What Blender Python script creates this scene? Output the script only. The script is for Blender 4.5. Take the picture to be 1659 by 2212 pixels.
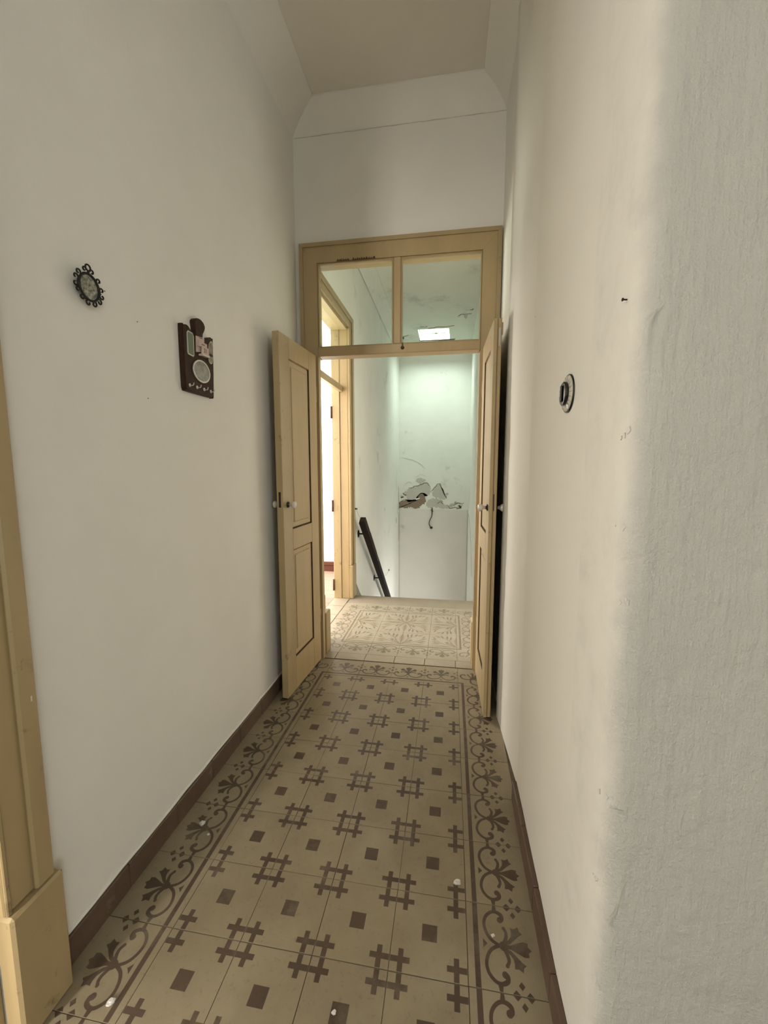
import bpy, math, random
from mathutils import Vector, Matrix, noise
random.seed(7)
for o in list(bpy.data.objects): bpy.data.objects.remove(o)
scn = bpy.context.scene
COL = scn.collection
PI = math.pi

# ------------------------------------------------------------------ camera
CAM_LOC = Vector((.334362, -2.085483, 1.265644))
yaw, pit, rol = math.radians(-9.19567), math.radians(-6.41018), math.radians(-.04612)
fw = Vector((math.sin(yaw)*math.cos(pit), math.cos(yaw)*math.cos(pit), math.sin(pit)))
r0 = Vector((math.cos(yaw), -math.sin(yaw), 0)); u0 = r0.cross(fw)
rt = r0*math.cos(rol)+u0*math.sin(rol); up = u0*math.cos(rol)-r0*math.sin(rol)
cam = bpy.data.cameras.new('camera'); camo = bpy.data.objects.new('camera', cam); COL.objects.link(camo)
camo.matrix_world = Matrix(((rt.x, up.x, -fw.x, CAM_LOC.x), (rt.y, up.y, -fw.y, CAM_LOC.y), (rt.z, up.z, -fw.z, CAM_LOC.z), (0, 0, 0, 1)))
cam.sensor_fit = 'VERTICAL'; cam.sensor_height = 24.0; cam.lens = 882.08/2212*24.0
cam.clip_start = .02
scn.camera = camo

# ------------------------------------------------------------------ sky, daylight at openings, some of them added, exposure
w = bpy.data.worlds.new('sky'); scn.world = w; w.use_nodes = True
bg = w.node_tree.nodes['Background']; bg.inputs[0].default_value = (.90, .96, 1.0, 1); bg.inputs[1].default_value = 1.6
def area(name, loc, target, sx, sy, power, col):
    l = bpy.data.lights.new(name, 'AREA'); l.shape = 'RECTANGLE'; l.size = sx; l.size_y = sy; l.energy = power; l.color = col
    o = bpy.data.objects.new(name, l); COL.objects.link(o); o.location = loc
    o.rotation_euler = (Vector(target)-Vector(loc)).to_track_quat('-Z', 'Y').to_euler()
    return o
area('daylight_hall_window', (3.36, -5.05, 1.75), (0, -5.05, 1.75), 1.75, 1.9, 60, (.92, .965, .95))
area('daylight_hall_fanlight', (-.15, -6.33, 2.45), (-.15, 0, 2.45), .8, .9, 6, (.98, .97, .93))
area('daylight_side_room_window', (-2.96, -3.3, 1.7), (0, -3.3, 1.7), 3.0, 2.2, 54, (1.0, .96, .87))
area('added_light_side_room_end', (-1.95, -5.2, 1.7), (-1.95, 0, 1.7), 1.5, 2.2, 640, (1.0, .96, .87))  # unseen lamp added to carry light further along the right wall
area('daylight_left_room_window', (-3.35, 1.55, 1.6), (0, 1.55, 1.6), 1.5, 1.9, 185, (1.0, .95, .86))
area('added_light_left_room_far', (-2.62, 2.80, 1.65), (-2.62, 0, 1.65), .80, 1.5, 125, (1.0, .95, .87))  # added out of view to brighten the far part of the right wall
area('daylight_over_skylight', (.05, 4.15, 4.15), (.05, 4.62, 3.3), 1.8, 1.5, 295, (.86, 1.0, .93))
area('added_light_stair_foot', (.86, 3.75, -1.9), (0, 3.75, -1.9), .8, 1.8, 42, (1.0, .97, .93))  # no door known here; lamp added to lift the lower stair wall
scn.view_settings.view_transform = 'Standard'; scn.view_settings.look = 'None'
scn.view_settings.gamma = 1.0; scn.view_settings.use_curve_mapping = False
scn.view_settings.exposure = 0.22

# ------------------------------------------------------------------ material helpers
def lin(c):
    return tuple(((x/255)/12.92 if x/255 <= .04045 else ((x/255+.055)/1.055)**2.4) for x in c)
def newmat(name):
    m = bpy.data.materials.new(name); m.use_nodes = True
    nt = m.node_tree; b = nt.nodes['Principled BSDF']
    return m, nt, b
def N(nt, t, **kw):
    n = nt.nodes.new(t)
    for k, v in kw.items(): setattr(n, k, v)
    return n
def noise_tex(nt, scale, detail=4, rough=.6, coord='pos', stretch=None):
    if coord == 'pos': src = N(nt, 'ShaderNodeNewGeometry').outputs['Position']
    else: src = N(nt, 'ShaderNodeTexCoord').outputs['Object']
    if stretch:
        mp = N(nt, 'ShaderNodeMapping'); mp.inputs['Scale'].default_value = stretch
        nt.links.new(src, mp.inputs['Vector']); src = mp.outputs['Vector']
    n = N(nt, 'ShaderNodeTexNoise'); n.inputs['Scale'].default_value = scale
    n.inputs['Detail'].default_value = detail; n.inputs['Roughness'].default_value = rough
    nt.links.new(src, n.inputs['Vector'])
    return n
def ramp(nt, src, p0, p1, c0=(0, 0, 0, 1), c1=(1, 1, 1, 1)):
    r = N(nt, 'ShaderNodeValToRGB'); e = r.color_ramp.elements
    e[0].position = p0; e[1].position = p1; e[0].color = c0; e[1].color = c1
    nt.links.new(src, r.inputs['Fac']); return r
def mix(nt, fac, a, b):
    m = N(nt, 'ShaderNodeMix', data_type='RGBA')
    for s, v in ((m.inputs[0], fac), (m.inputs[6], a), (m.inputs[7], b)):
        if hasattr(v, 'is_linked') or hasattr(v, 'links'): nt.links.new(v, s)
        elif isinstance(v, (int, float)): s.default_value = v
        else: s.default_value = (*v[:3], 1)
    return m.outputs[2]
def bump(nt, b, parts, dist=.002):
    """parts: list of (socket, strength)"""
    prev = None
    for s, st in parts:
        bp = N(nt, 'ShaderNodeBump'); bp.inputs['Strength'].default_value = st; bp.inputs['Distance'].default_value = dist
        nt.links.new(s, bp.inputs['Height'])
        if prev: nt.links.new(prev, bp.inputs['Normal'])
        prev = bp.outputs['Normal']
    nt.links.new(prev, b.inputs['Normal'])
def plaster(name, c, rough=.85, fine=.25, lumps=.2, streak=0, stain=None):
    m, nt, b = newmat(name)
    n1 = noise_tex(nt, 2.2, 5); n2 = noise_tex(nt, 170, 3); n3 = noise_tex(nt, 16, 4)
    c1 = mix(nt, ramp(nt, n1.outputs['Fac'], .3, .7).outputs[0], tuple(x*.955 for x in c), tuple(min(1, x*1.02) for x in c))
    if stain:
        ns = noise_tex(nt, stain[1], 7, .7)
        c1 = mix(nt, ramp(nt, ns.outputs['Fac'], stain[2], stain[3]).outputs[0], c1, stain[0])
    nt.links.new(c1, b.inputs['Base Color']); b.inputs['Roughness'].default_value = rough
    b.inputs['Specular IOR Level'].default_value = .25
    parts = [(n3.outputs['Fac'], lumps), (n2.outputs['Fac'], fine)]
    if streak: parts.append((noise_tex(nt, 45, 3, .6, 'pos', (1, 1, .16)).outputs['Fac'], streak))
    bump(nt, b, parts, .004)
    return m
def simple(name, c, rough=.5, metal=0, spec=.5, nz=None):
    m, nt, b = newmat(name)
    if nz:
        n = noise_tex(nt, nz[0], 5, .65, 'obj')
        nt.links.new(mix(nt, ramp(nt, n.outputs['Fac'], .35, .68).outputs[0], c, nz[1]), b.inputs['Base Color'])
    else: b.inputs['Base Color'].default_value = (*c, 1)
    b.inputs['Roughness'].default_value = rough; b.inputs['Metallic'].default_value = metal
    b.inputs['Specular IOR Level'].default_value = spec
    return m
def painted(name, c, dark, rough=.42, wear=(.66, .74), scale=9):
    m, nt, b = newmat(name)
    n1 = noise_tex(nt, 3.0, 4, .6, 'pos', (3, 3, .6)); n2 = noise_tex(nt, scale, 8, .72)
    n3 = noise_tex(nt, 60, 3, .6, 'pos', (1, 1, .08))
    base = mix(nt, ramp(nt, n1.outputs['Fac'], .3, .72).outputs[0], tuple(x*.90 for x in c), tuple(x*1.05 for x in c))
    col = mix(nt, ramp(nt, n2.outputs['Fac'], *wear).outputs[0], base, dark)
    nt.links.new(col, b.inputs['Base Color']); b.inputs['Roughness'].default_value = rough
    bump(nt, b, [(n3.outputs['Fac'], .12), (n2.outputs['Fac'], .06)], .002)
    return m
def tile_mat(name, c, c2, rough=.5, fade_to=None, fade=(.5, .7), fade_scale=5, spots=None, rand=.0):
    m, nt, b = newmat(name)
    n1 = noise_tex(nt, 7, 6, .65); n2 = noise_tex(nt, 60, 5, .7)
    col = mix(nt, ramp(nt, n1.outputs['Fac'], .3, .7).outputs[0], c, c2)
    col = mix(nt, ramp(nt, n2.outputs['Fac'], .56, .78).outputs[0], col, tuple(x*.72 for x in c))
    if rand:
        oi = N(nt, 'ShaderNodeObjectInfo'); mr = N(nt, 'ShaderNodeMapRange')
        mr.inputs['To Min'].default_value = 0; mr.inputs['To Max'].default_value = rand
        nt.links.new(oi.outputs['Random'], mr.inputs['Value'])
        col = mix(nt, mr.outputs[0], col, tuple(x*1.35 for x in c2))
    if fade_to:
        n3 = noise_tex(nt, fade_scale, 6, .7)
        col = mix(nt, ramp(nt, n3.outputs['Fac'], *fade).outputs[0], col, fade_to)
    if spots:
        n4 = noise_tex(nt, 38, 4, .75)
        col = mix(nt, ramp(nt, n4.outputs['Fac'], .69, .73).outputs[0], col, spots)
    nt.links.new(col, b.inputs['Base Color']); b.inputs['Roughness'].default_value = rough
    b.inputs['Specular IOR Level'].default_value = .35
    bump(nt, b, [(n2.outputs['Fac'], .12), (n1.outputs['Fac'], .08)], .001)
    return m
def woodgrain(name, c, c2, rough=.4, scale=1.0, axis=(9, 9, 1.2)):
    m, nt, b = newmat(name)
    n = noise_tex(nt, 14*scale, 5, .65, 'obj', axis)
    nt.links.new(mix(nt, ramp(nt, n.outputs['Fac'], .34, .68).outputs[0], c, c2), b.inputs['Base Color'])
    b.inputs['Roughness'].default_value = rough; b.inputs['Specular IOR Level'].default_value = .22
    bump(nt, b, [(n.outputs['Fac'], .12)], .001)
    return m
def glass_pane(name, tint=(.93, .96, .94)):
    m, nt, b = newmat(name); nt.nodes.remove(b)
    tr = N(nt, 'ShaderNodeBsdfTransparent'); tr.inputs[0].default_value = (*tint, 1)
    gl = N(nt, 'ShaderNodeBsdfGlossy'); gl.inputs['Roughness'].default_value = .015
    lw = N(nt, 'ShaderNodeLayerWeight'); pw = N(nt, 'ShaderNodeMath', operation='POWER'); pw.inputs[1].default_value = 5
    fr = N(nt, 'ShaderNodeMath', operation='MULTIPLY_ADD'); fr.inputs[1].default_value = .93; fr.inputs[2].default_value = .035
    nt.links.new(lw.outputs['Facing'], pw.inputs[0]); nt.links.new(pw.outputs[0], fr.inputs[0])
    mx = N(nt, 'ShaderNodeMixShader')
    nt.links.new(fr.outputs[0], mx.inputs[0]); nt.links.new(tr.outputs[0], mx.inputs[1]); nt.links.new(gl.outputs[0], mx.inputs[2])
    nt.links.new(mx.outputs[0], nt.nodes['Material Output'].inputs[0])
    return m

WALL = (.80, .775, .71)
M = {}
M['wall'] = plaster('white_plaster', WALL, lumps=.10, fine=.12)
def corner_plaster():
    # one skin of plaster: smooth warm white along the corridor, coarse round the corner, its weaker light put into a greyer colour
    m, nt, b = newmat('white_plaster_corner')
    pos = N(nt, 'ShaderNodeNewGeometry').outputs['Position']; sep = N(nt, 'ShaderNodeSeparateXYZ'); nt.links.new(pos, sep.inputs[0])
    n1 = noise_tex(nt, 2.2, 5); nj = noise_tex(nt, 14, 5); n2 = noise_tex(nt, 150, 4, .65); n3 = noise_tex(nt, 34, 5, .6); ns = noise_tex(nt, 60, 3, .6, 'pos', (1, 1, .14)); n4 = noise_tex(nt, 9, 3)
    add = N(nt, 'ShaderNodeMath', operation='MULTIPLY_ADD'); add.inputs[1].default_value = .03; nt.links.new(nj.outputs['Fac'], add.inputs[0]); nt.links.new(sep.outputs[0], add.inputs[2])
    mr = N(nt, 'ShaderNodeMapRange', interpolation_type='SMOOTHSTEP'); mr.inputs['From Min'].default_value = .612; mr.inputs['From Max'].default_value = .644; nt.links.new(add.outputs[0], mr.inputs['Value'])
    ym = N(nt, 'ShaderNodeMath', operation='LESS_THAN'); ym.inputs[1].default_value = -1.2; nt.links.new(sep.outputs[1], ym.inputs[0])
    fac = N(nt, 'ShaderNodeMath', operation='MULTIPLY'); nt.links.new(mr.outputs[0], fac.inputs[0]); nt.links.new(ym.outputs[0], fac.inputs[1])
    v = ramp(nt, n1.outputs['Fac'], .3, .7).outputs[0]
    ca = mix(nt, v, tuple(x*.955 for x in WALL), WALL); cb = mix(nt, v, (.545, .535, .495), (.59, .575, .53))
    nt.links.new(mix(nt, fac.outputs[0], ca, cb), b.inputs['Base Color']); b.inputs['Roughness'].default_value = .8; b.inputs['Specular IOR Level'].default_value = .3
    prev = None
    for src, lo, hi, dist in ((n4, .10, .30, .012), (n3, .06, .55, .008), (n2, .10, .55, .005), (ns, .03, .60, .007)):
        st = N(nt, 'ShaderNodeMapRange'); st.inputs['To Min'].default_value = lo; st.inputs['To Max'].default_value = hi; nt.links.new(fac.outputs[0], st.inputs['Value'])
        bp = N(nt, 'ShaderNodeBump'); bp.inputs['Distance'].default_value = dist; nt.links.new(st.outputs[0], bp.inputs['Strength']); nt.links.new(src.outputs['Fac'], bp.inputs['Height'])
        if prev: nt.links.new(prev, bp.inputs['Normal'])
        prev = bp.outputs['Normal']
    nt.links.new(prev, b.inputs['Normal'])
    return m
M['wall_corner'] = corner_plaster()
M['ceil'] = plaster('ceiling_plaster', (.79, .745, .665), lumps=.05, fine=.15)
M['stairwall'] = plaster('stair_plaster', (.87, .865, .80), lumps=.15, fine=.12, stain=((.50, .52, .46), 1.7, .60, .76))
M['stairpanel'] = plaster('stair_low_plaster', (.79, .755, .70), lumps=.06, fine=.1)
M['stairceil'] = plaster('stair_ceiling_plaster', (.86, .85, .775), lumps=.2, fine=.12, stain=((.48, .50, .44), 1.4, .58, .75))
M['roomwall'] = plaster('room_white_plaster', (.84, .82, .80), lumps=.08, fine=.1)
M['render_brown'] = plaster('bare_brown_render', (.30, .225, .165), lumps=.6, fine=.6)
M['render_grey'] = plaster('bare_grey_coat', (.60, .575, .51), lumps=.5, fine=.3)
M['render_line'] = simple('hairline_grime', (.54, .50, .43), .9)
M['crack'] = simple('crack_dark', (.10, .09, .07), .9)
M['cream'] = painted('cream_gloss_paint', (.44, .325, .168), (.13, .08, .04), wear=(.70, .80))
M['cream_old'] = painted('cream_paint_worn', (.40, .30, .157), (.10, .065, .035), wear=(.60, .74), scale=14)
M['bare_wood_and_groove'] = simple('bare_wood_and_groove_dark', (.10, .055, .025), .7, nz=(30, (.05, .03, .015)))
M['jambwood'] = painted('brown_jamb_paint', (.27, .18, .085), (.10, .065, .03), wear=(.58, .72), scale=12)
TB = (.225, .182, .117); TB2 = (.29, .24, .157)
M['tile'] = tile_mat('cement_tile_beige', TB, TB2, .46, fade_to=(.335, .285, .20), fade=(.50, .80), fade_scale=2.2, spots=(.13, .105, .07), rand=.15)
M['tile_dark'] = tile_mat('cement_tile_brown', (.060, .040, .027), (.085, .058, .040), .42, fade_to=(.19, .155, .11), fade=(.50, .78), fade_scale=6, rand=.55)
M['tile_edge'] = simple('tile_body', (.165, .134, .088), .8)
M['grout'] = simple('grout_dirt', (.12, .096, .062), .95, nz=(20, (.19, .155, .105)))
LB = (.29, .25, .185)
M['ltile'] = tile_mat('landing_tile_cream', LB, (.33, .29, .22), .4, fade_to=(.31, .26, .20), fade=(.5, .75), fade_scale=3)
M['ltile_olive'] = tile_mat('landing_tile_olive', (.135, .12, .078), (.16, .14, .095), .4, fade_to=(.25, .215, .155), fade=(.50, .78), fade_scale=5)
M['ltile_petal'] = tile_mat('landing_tile_fawn', (.22, .178, .122), (.245, .20, .14), .4, fade_to=(.29, .24, .18), fade=(.5, .8), fade_scale=5)
M['stone'] = tile_mat('stone_nosing', (.24, .205, .155), (.29, .25, .19), .6)
M['sill'] = tile_mat('sill_stone', (.29, .25, .185), (.34, .295, .225), .5)
M['skirt'] = tile_mat('brown_skirting_tile', (.100, .064, .044), (.135, .088, .062), .4, fade_to=(.24, .18, .135), fade=(.62, .74), fade_scale=12)
M['plank'] = woodgrain('pinkish_planks', (.24, .165, .125), (.31, .22, .17), .5, .5, (.4, 6, 6))
M['skirt_red'] = woodgrain('red_brown_skirting', (.075, .026, .016), (.10, .036, .022), .4, .5, (.6, 6, 6))
M['rail'] = woodgrain('black_brown_rail', (.012, .007, .004), (.020, .012, .007), .7)
M['iron'] = simple('black_iron', (.012, .010, .009), .45, .3)
M['board'] = woodgrain('dark_walnut_board', (.020, .008, .004), (.055, .024, .012), .55, 1.0, (2, 9, .9))
M['porcelain'] = simple('white_porcelain', (.66, .62, .54), .12)
M['black'] = simple('black_bakelite', (.008, .007, .006), .18)
M['chrome'] = simple('dull_nickel', (.50, .48, .43), .28, .8)
M['glassring'] = simple('clear_ribbed_glass', (.55, .53, .46), .10)
M['silver'] = simple('pale_metal_rim', (.50, .47, .40), .35, .5)
M['green'] = simple('green_printed_strip', (.105, .125, .085), .3)
M['paper'] = simple('pinkish_card', (.56, .43, .38), .6)
M['ink'] = simple('dark_ink', (.07, .03, .025), .6)
M['whitehook'] = simple('white_enamel', (.62, .54, .47), .3)
M['glass'] = glass_pane('window_glass')
M['leaf'] = simple('green_leaf', (.055, .11, .012), .5)
M['twig'] = simple('brown_twig', (.10, .07, .04), .8)
M['cable'] = simple('black_cable', (.02, .018, .015), .5)
M['string'] = simple('pale_string', (.42, .38, .31), .8)
M['chip'] = simple('white_plaster_chip', (.70, .67, .62), .9)
M['dial'] = simple('pale_dial', (.30, .27, .19), .35, nz=(60, (.16, .10, .06)))
M['picture'] = simple('faded_seaside_print', (.10, .115, .115), .18, nz=(34, (.27, .255, .20)))
M['plaque'] = simple('painted_leaf_plaque', (.44, .43, .35), .25, nz=(105, (.022, .030, .014)))

# ------------------------------------------------------------------ mesh helpers
class MB:
    def __init__(s): s.v = []; s.f = []; s.m = []; s.sm = []
    def face(s, pts, mi=0, smooth=False):
        i = len(s.v); s.v += [tuple(p) for p in pts]; s.f.append(tuple(range(i, i+len(pts)))); s.m.append(mi); s.sm.append(smooth)
    def box(s, a, b, mi=0, bev=0):
        x0, y0, z0 = [min(a[i], b[i]) for i in range(3)]; x1, y1, z1 = [max(a[i], b[i]) for i in range(3)]
        if bev <= 0:
            i = len(s.v); s.v += [(x0, y0, z0), (x1, y0, z0), (x1, y1, z0), (x0, y1, z0), (x0, y0, z1), (x1, y0, z1), (x1, y1, z1), (x0, y1, z1)]
            for q in ((0, 3, 2, 1), (4, 5, 6, 7), (0, 1, 5, 4), (1, 2, 6, 5), (2, 3, 7, 6), (3, 0, 4, 7)):
                s.f.append(tuple(i+k for k in q)); s.m.append(mi); s.sm.append(False)
            return s
        # chamfered box : 24 verts
        e = min(bev, (x1-x0)*.45, (y1-y0)*.45, (z1-z0)*.45)
        idx = {}
        X = (x0, x1); Y = (y0, y1); Z = (z0, z1); base = len(s.v)
        for cx in (0, 1):
            for cy in (0, 1):
                for cz in (0, 1):
                    dx = e if cx == 0 else -e; dy = e if cy == 0 else -e; dz = e if cz == 0 else -e
                    for ax in range(3):
                        p = [X[cx]+dx, Y[cy]+dy, Z[cz]+dz]; p[ax] = (X, Y, Z)[ax][(cx, cy, cz)[ax]]
                        idx[(cx, cy, cz, ax)] = len(s.v); s.v.append(tuple(p))
        def add(ids):
            P = [Vector(s.v[k]) for k in ids]; n = (P[1]-P[0]).cross(P[2]-P[0]); c = sum(P, Vector())/len(P)
            o = Vector(((x0+x1)/2, (y0+y1)/2, (z0+z1)/2))
            if n.dot(c-o) < 0: ids = ids[::-1]
            s.f.append(tuple(ids)); s.m.append(mi); s.sm.append(False)
        for ax in range(3):
            o1, o2 = [k for k in range(3) if k != ax]
            for sd in (0, 1):
                q = []
                for c1, c2 in ((0, 0), (1, 0), (1, 1), (0, 1)):
                    c = [0, 0, 0]; c[ax] = sd; c[o1] = c1; c[o2] = c2; q.append(idx[(*c, ax)])
                add(q)
            for c1 in (0, 1):
                for c2 in (0, 1):
                    a_ = [0, 0, 0]; a_[o1] = c1; a_[o2] = c2; b_ = a_[:]; b_[ax] = 1
                    add([idx[(*a_, o1)], idx[(*a_, o2)], idx[(*b_, o2)], idx[(*b_, o1)]])
        for cx in (0, 1):
            for cy in (0, 1):
                for cz in (0, 1): add([idx[(cx, cy, cz, k)] for k in range(3)])
        return s
    def prism(s, pts, fn, h0, h1, mi=0, smooth=False):
        """extrude 2-D polygon pts; fn(u,v,h)->xyz"""
        n = len(pts); i = len(s.v)
        s.v += [tuple(fn(u, v, h0)) for u, v in pts]+[tuple(fn(u, v, h1)) for u, v in pts]
        s.f.append(tuple(range(i, i+n))[::-1]); s.f.append(tuple(range(i+n, i+2*n))); s.m += [mi, mi]; s.sm += [False, False]
        for k in range(n):
            j = (k+1) % n; s.f.append((i+k, i+j, i+n+j, i+n+k)); s.m.append(mi); s.sm.append(smooth)
        return s
    def tube(s, pts, r, seg=8, mi=0, cap=True):
        pts = [Vector(p) for p in pts]; n = len(pts); rr = r if isinstance(r, (list, tuple)) else [r]*n
        i = len(s.v); prev = None
        for k, p in enumerate(pts):
            t = (pts[min(k+1, n-1)]-pts[max(k-1, 0)]).normalized()
            if prev is None:
                a = t.cross(Vector((0, 0, 1)));  a = a if a.length > .1 else t.cross(Vector((1, 0, 0)))
            else: a = prev-t*prev.dot(t)
            a.normalize(); prev = a; b = t.cross(a)
            for q in range(seg):
                an = 2*PI*q/seg; s.v.append(tuple(p+(a*math.cos(an)+b*math.sin(an))*rr[k]))
        for k in range(n-1):
            for q in range(seg):
                j = (q+1) % seg; s.f.append((i+k*seg+q, i+k*seg+j, i+(k+1)*seg+j, i+(k+1)*seg+q)); s.m.append(mi); s.sm.append(True)
        if cap:
            s.f.append(tuple(i+q for q in range(seg))[::-1]); s.f.append(tuple(i+(n-1)*seg+q for q in range(seg))); s.m += [mi, mi]; s.sm += [False, False]
        return s
    def lathe(s, prof, origin, axis, seg=24, mi=0, sx=1, sy=1):
        """prof: list of (r, h) along axis"""
        ax = Vector(axis).normalized(); a = ax.cross(Vector((0, 0, 1))); a = a if a.length > .1 else Vector((1, 0, 0)); a.normalize(); b = ax.cross(a)
        o = Vector(origin); i = len(s.v); n = len(prof)
        for r, h in prof:
            for q in range(seg):
                an = 2*PI*q/seg; s.v.append(tuple(o+ax*h+a*(r*sx*math.cos(an))+b*(r*sy*math.sin(an))))
        for k in range(n-1):
            for q in range(seg):
                j = (q+1) % seg; s.f.append((i+k*seg+q, i+k*seg+j, i+(k+1)*seg+j, i+(k+1)*seg+q)); s.m.append(mi); s.sm.append(True)
        s.f.append(tuple(i+q for q in range(seg))[::-1]); s.f.append(tuple(i+(n-1)*seg+q for q in range(seg))); s.m += [mi, mi]; s.sm += [False, False]
        return s
    def mesh(s, name, mats):
        me = bpy.data.meshes.new(name); me.from_pydata(s.v, [], s.f)
        for m in mats: me.materials.append(M[m])
        for p, mi, sm in zip(me.polygons, s.m, s.sm): p.material_index = mi; p.use_smooth = sm
        me.update(); return me
    def build(s, name, mats, parent=None, **kw):
        if isinstance(mats, str): mats = [mats]
        return link(name, s.mesh(name, mats), parent, **kw)
def link(name, me, parent=None, label=None, cat=None, group=None, kind=None, loc=None):
    o = bpy.data.objects.new(name, me); COL.objects.link(o)
    if parent: o.parent = parent
    if loc: o.location = loc
    tag(o, label, cat, group, kind); return o
def tag(o, label=None, cat=None, group=None, kind=None):
    if label: o['label'] = label
    if cat: o['category'] = cat
    if group: o['group'] = group
    if kind: o['kind'] = kind
def empty(name, loc=(0, 0, 0), label=None, cat=None, group=None, kind=None, parent=None):
    o = bpy.data.objects.new(name, None); COL.objects.link(o); o.location = loc; o.empty_display_size = .05
    if parent: o.parent = parent
    tag(o, label, cat, group, kind); return o
def boxes(name, mat, lst, **kw):
    b = MB()
    for a in lst: b.box(*a)
    return b.build(name, mat, **kw)

# ------------------------------------------------------------------ main dimensions (m)
XL, XR = -.608, .602            # corridor walls
YD = .41                        # corridor face of the door wall
ZC = 3.30                       # corridor ceiling
HB, HR = -6.2, 3.2              # hall behind the camera: back wall, right wall
SX0, SX1, SYB = -.60, .665, 5.42  # stairwell
ZS = 3.30

# ------------------------------------------------------------------ walls
# left wall of hall and corridor, opening for door_2
boxes('wall_left', 'wall', [((XL-.14, HB, 0), (XL, -2.34, ZC)), ((XL-.14, -2.34, 2.45), (XL, -1.46, ZC)), ((XL-.14, -1.46, 0), (XL, YD, ZC))],
      kind='structure', label='long plain white plaster wall on the left of the corridor', cat='wall')
# right wall : wavy hand-plastered skin, rounded corner to the hall
prof = [(.600, YD), (.600, -.050), (.598, -.056), (.590, -.062)]
for k in range(9):
    t = k/8; prof.append((.586+.034*t, -.066-.50*t))
for k in range(1, 6):
    t = k/5; prof.append((.620-.018*(t*t*(3-2*t)), -.566-.05*t))
for k in range(1, 8): prof.append((.602, -.63-.70*k/7))
for k in range(1, 9):
    a = k/8*PI/2; prof.append((.602+.040*(1-math.cos(a)), -1.362-.040*math.sin(a)))
for k in range(1, 13): prof.append((.642+.46*k/12, -1.402))
prof += [(HR, -1.402)]
def wall_right():
    b = MB(); nz = 96; n = len(prof)
    for j in range(nz+1):
        z = ZC*j/nz
        for k, (x, y) in enumerate(prof):
            p = Vector((x, y, z)); d = 0
            if y < -.10:
                c = math.exp(-(((x-.602)**2+(y+1.40)**2)/.012))
                d = .0035*noise.noise(p*2.3)+.0035*c*noise.noise(Vector((x*4, y*4, z*7)))+.002*noise.noise(p*7)
                if z > 2.2 and y > -.62: d += .008*min(1, (z-2.2)/.8)*0
            nx, ny = (-1, 0) if y > -1.36 else ((0, -1) if x > .64 else (-.7, -.7))
            b.v.append((x+nx*d, y+ny*d, z))
    for j in range(nz):
        for k in range(n-1):
            a = j*n+k; b.f.append((a, a+1, a+n+1, a+n)); b.m.append(0); b.sm.append(not (1 <= k <= 3))
    # hidden back of the wall
    b.box((.75, -1.25, 0), (.62, YD, ZC)); b.box((.66, -1.25, 0), (HR, -1.39, ZC))
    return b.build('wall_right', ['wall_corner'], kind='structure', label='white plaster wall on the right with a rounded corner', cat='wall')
wr = wall_right()
# door wall
OX0, OX1, OZ = -.575, .592, 2.572
boxes('wall_front', 'wall', [((XL-.1, YD, OZ), (.80, .52, 3.42)), ((XL-.1, YD, 0), (-.53, .52, OZ)), ((.545, YD, 0), (.80, .52, OZ)), ((-.53, YD+.02, OZ-.062), (.545, .52, OZ))],
      kind='structure', label='white end wall above the corridor door', cat='wall')
# hall behind the camera
boxes('wall_back', 'wall', [((XL-.14, HB-.14, 0), (-.57, HB, ZC)), ((-.57, HB-.14, 0), (.27, HB, 1.95)), ((-.57, HB-.14, 2.92), (.27, HB, ZC)), ((.27, HB-.14, 0), (HR+.14, HB, ZC))], kind='structure', label='hall wall behind the camera with window openings', cat='wall')
boxes('wall_hall_right', 'wall', [((HR, HB, 0), (HR+.14, -5.95, ZC)), ((HR, -4.15, 0), (HR+.14, -1.25, ZC)), ((HR, -5.95, 0), (HR+.14, -4.15, .78)), ((HR, -5.95, 2.72), (HR+.14, -4.15, ZC))], kind='structure', label='far right hall wall behind the camera', cat='wall')
for nm, horiz, x0, x1, z0, z1, what in (('window_2', False, -5.95, -4.15, .78, 2.72, 'tall and wide'), ('window_3', True, -.57, .27, 1.95, 2.92, 'small and high')):
    wn = empty(nm, ((x0+x1)/2, HB-.05, z0) if horiz else (HR+.06, (x0+x1)/2, z0), label=what+' wooden window of the hall behind the camera', cat='window', kind='structure')
    def wb(a, c, nm2):
        if not horiz: a, c = (HR+.03, a[0], a[2]), (HR+.09, c[0], c[2])
        ob = MB().box(a, c, bev=.004).build(nm2, 'cream'); ob.parent = wn; ob.matrix_parent_inverse = Matrix.Translation(wn.location).inverted()
    wb((x0, HB-.09, z0), (x0+.05, HB-.03, z1), 'window_frame'); wb((x1-.05, HB-.09, z0), (x1, HB-.03, z1), 'window_frame')
    wb((x0+.05, HB-.09, z0), (x1-.05, HB-.03, z0+.05), 'window_frame'); wb((x0+.05, HB-.09, z1-.05), (x1-.05, HB-.03, z1), 'window_frame')
    wb(((x0+x1)/2-.02, HB-.08, z0+.05), ((x0+x1)/2+.02, HB-.04, z1-.05), 'mullion')
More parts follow.
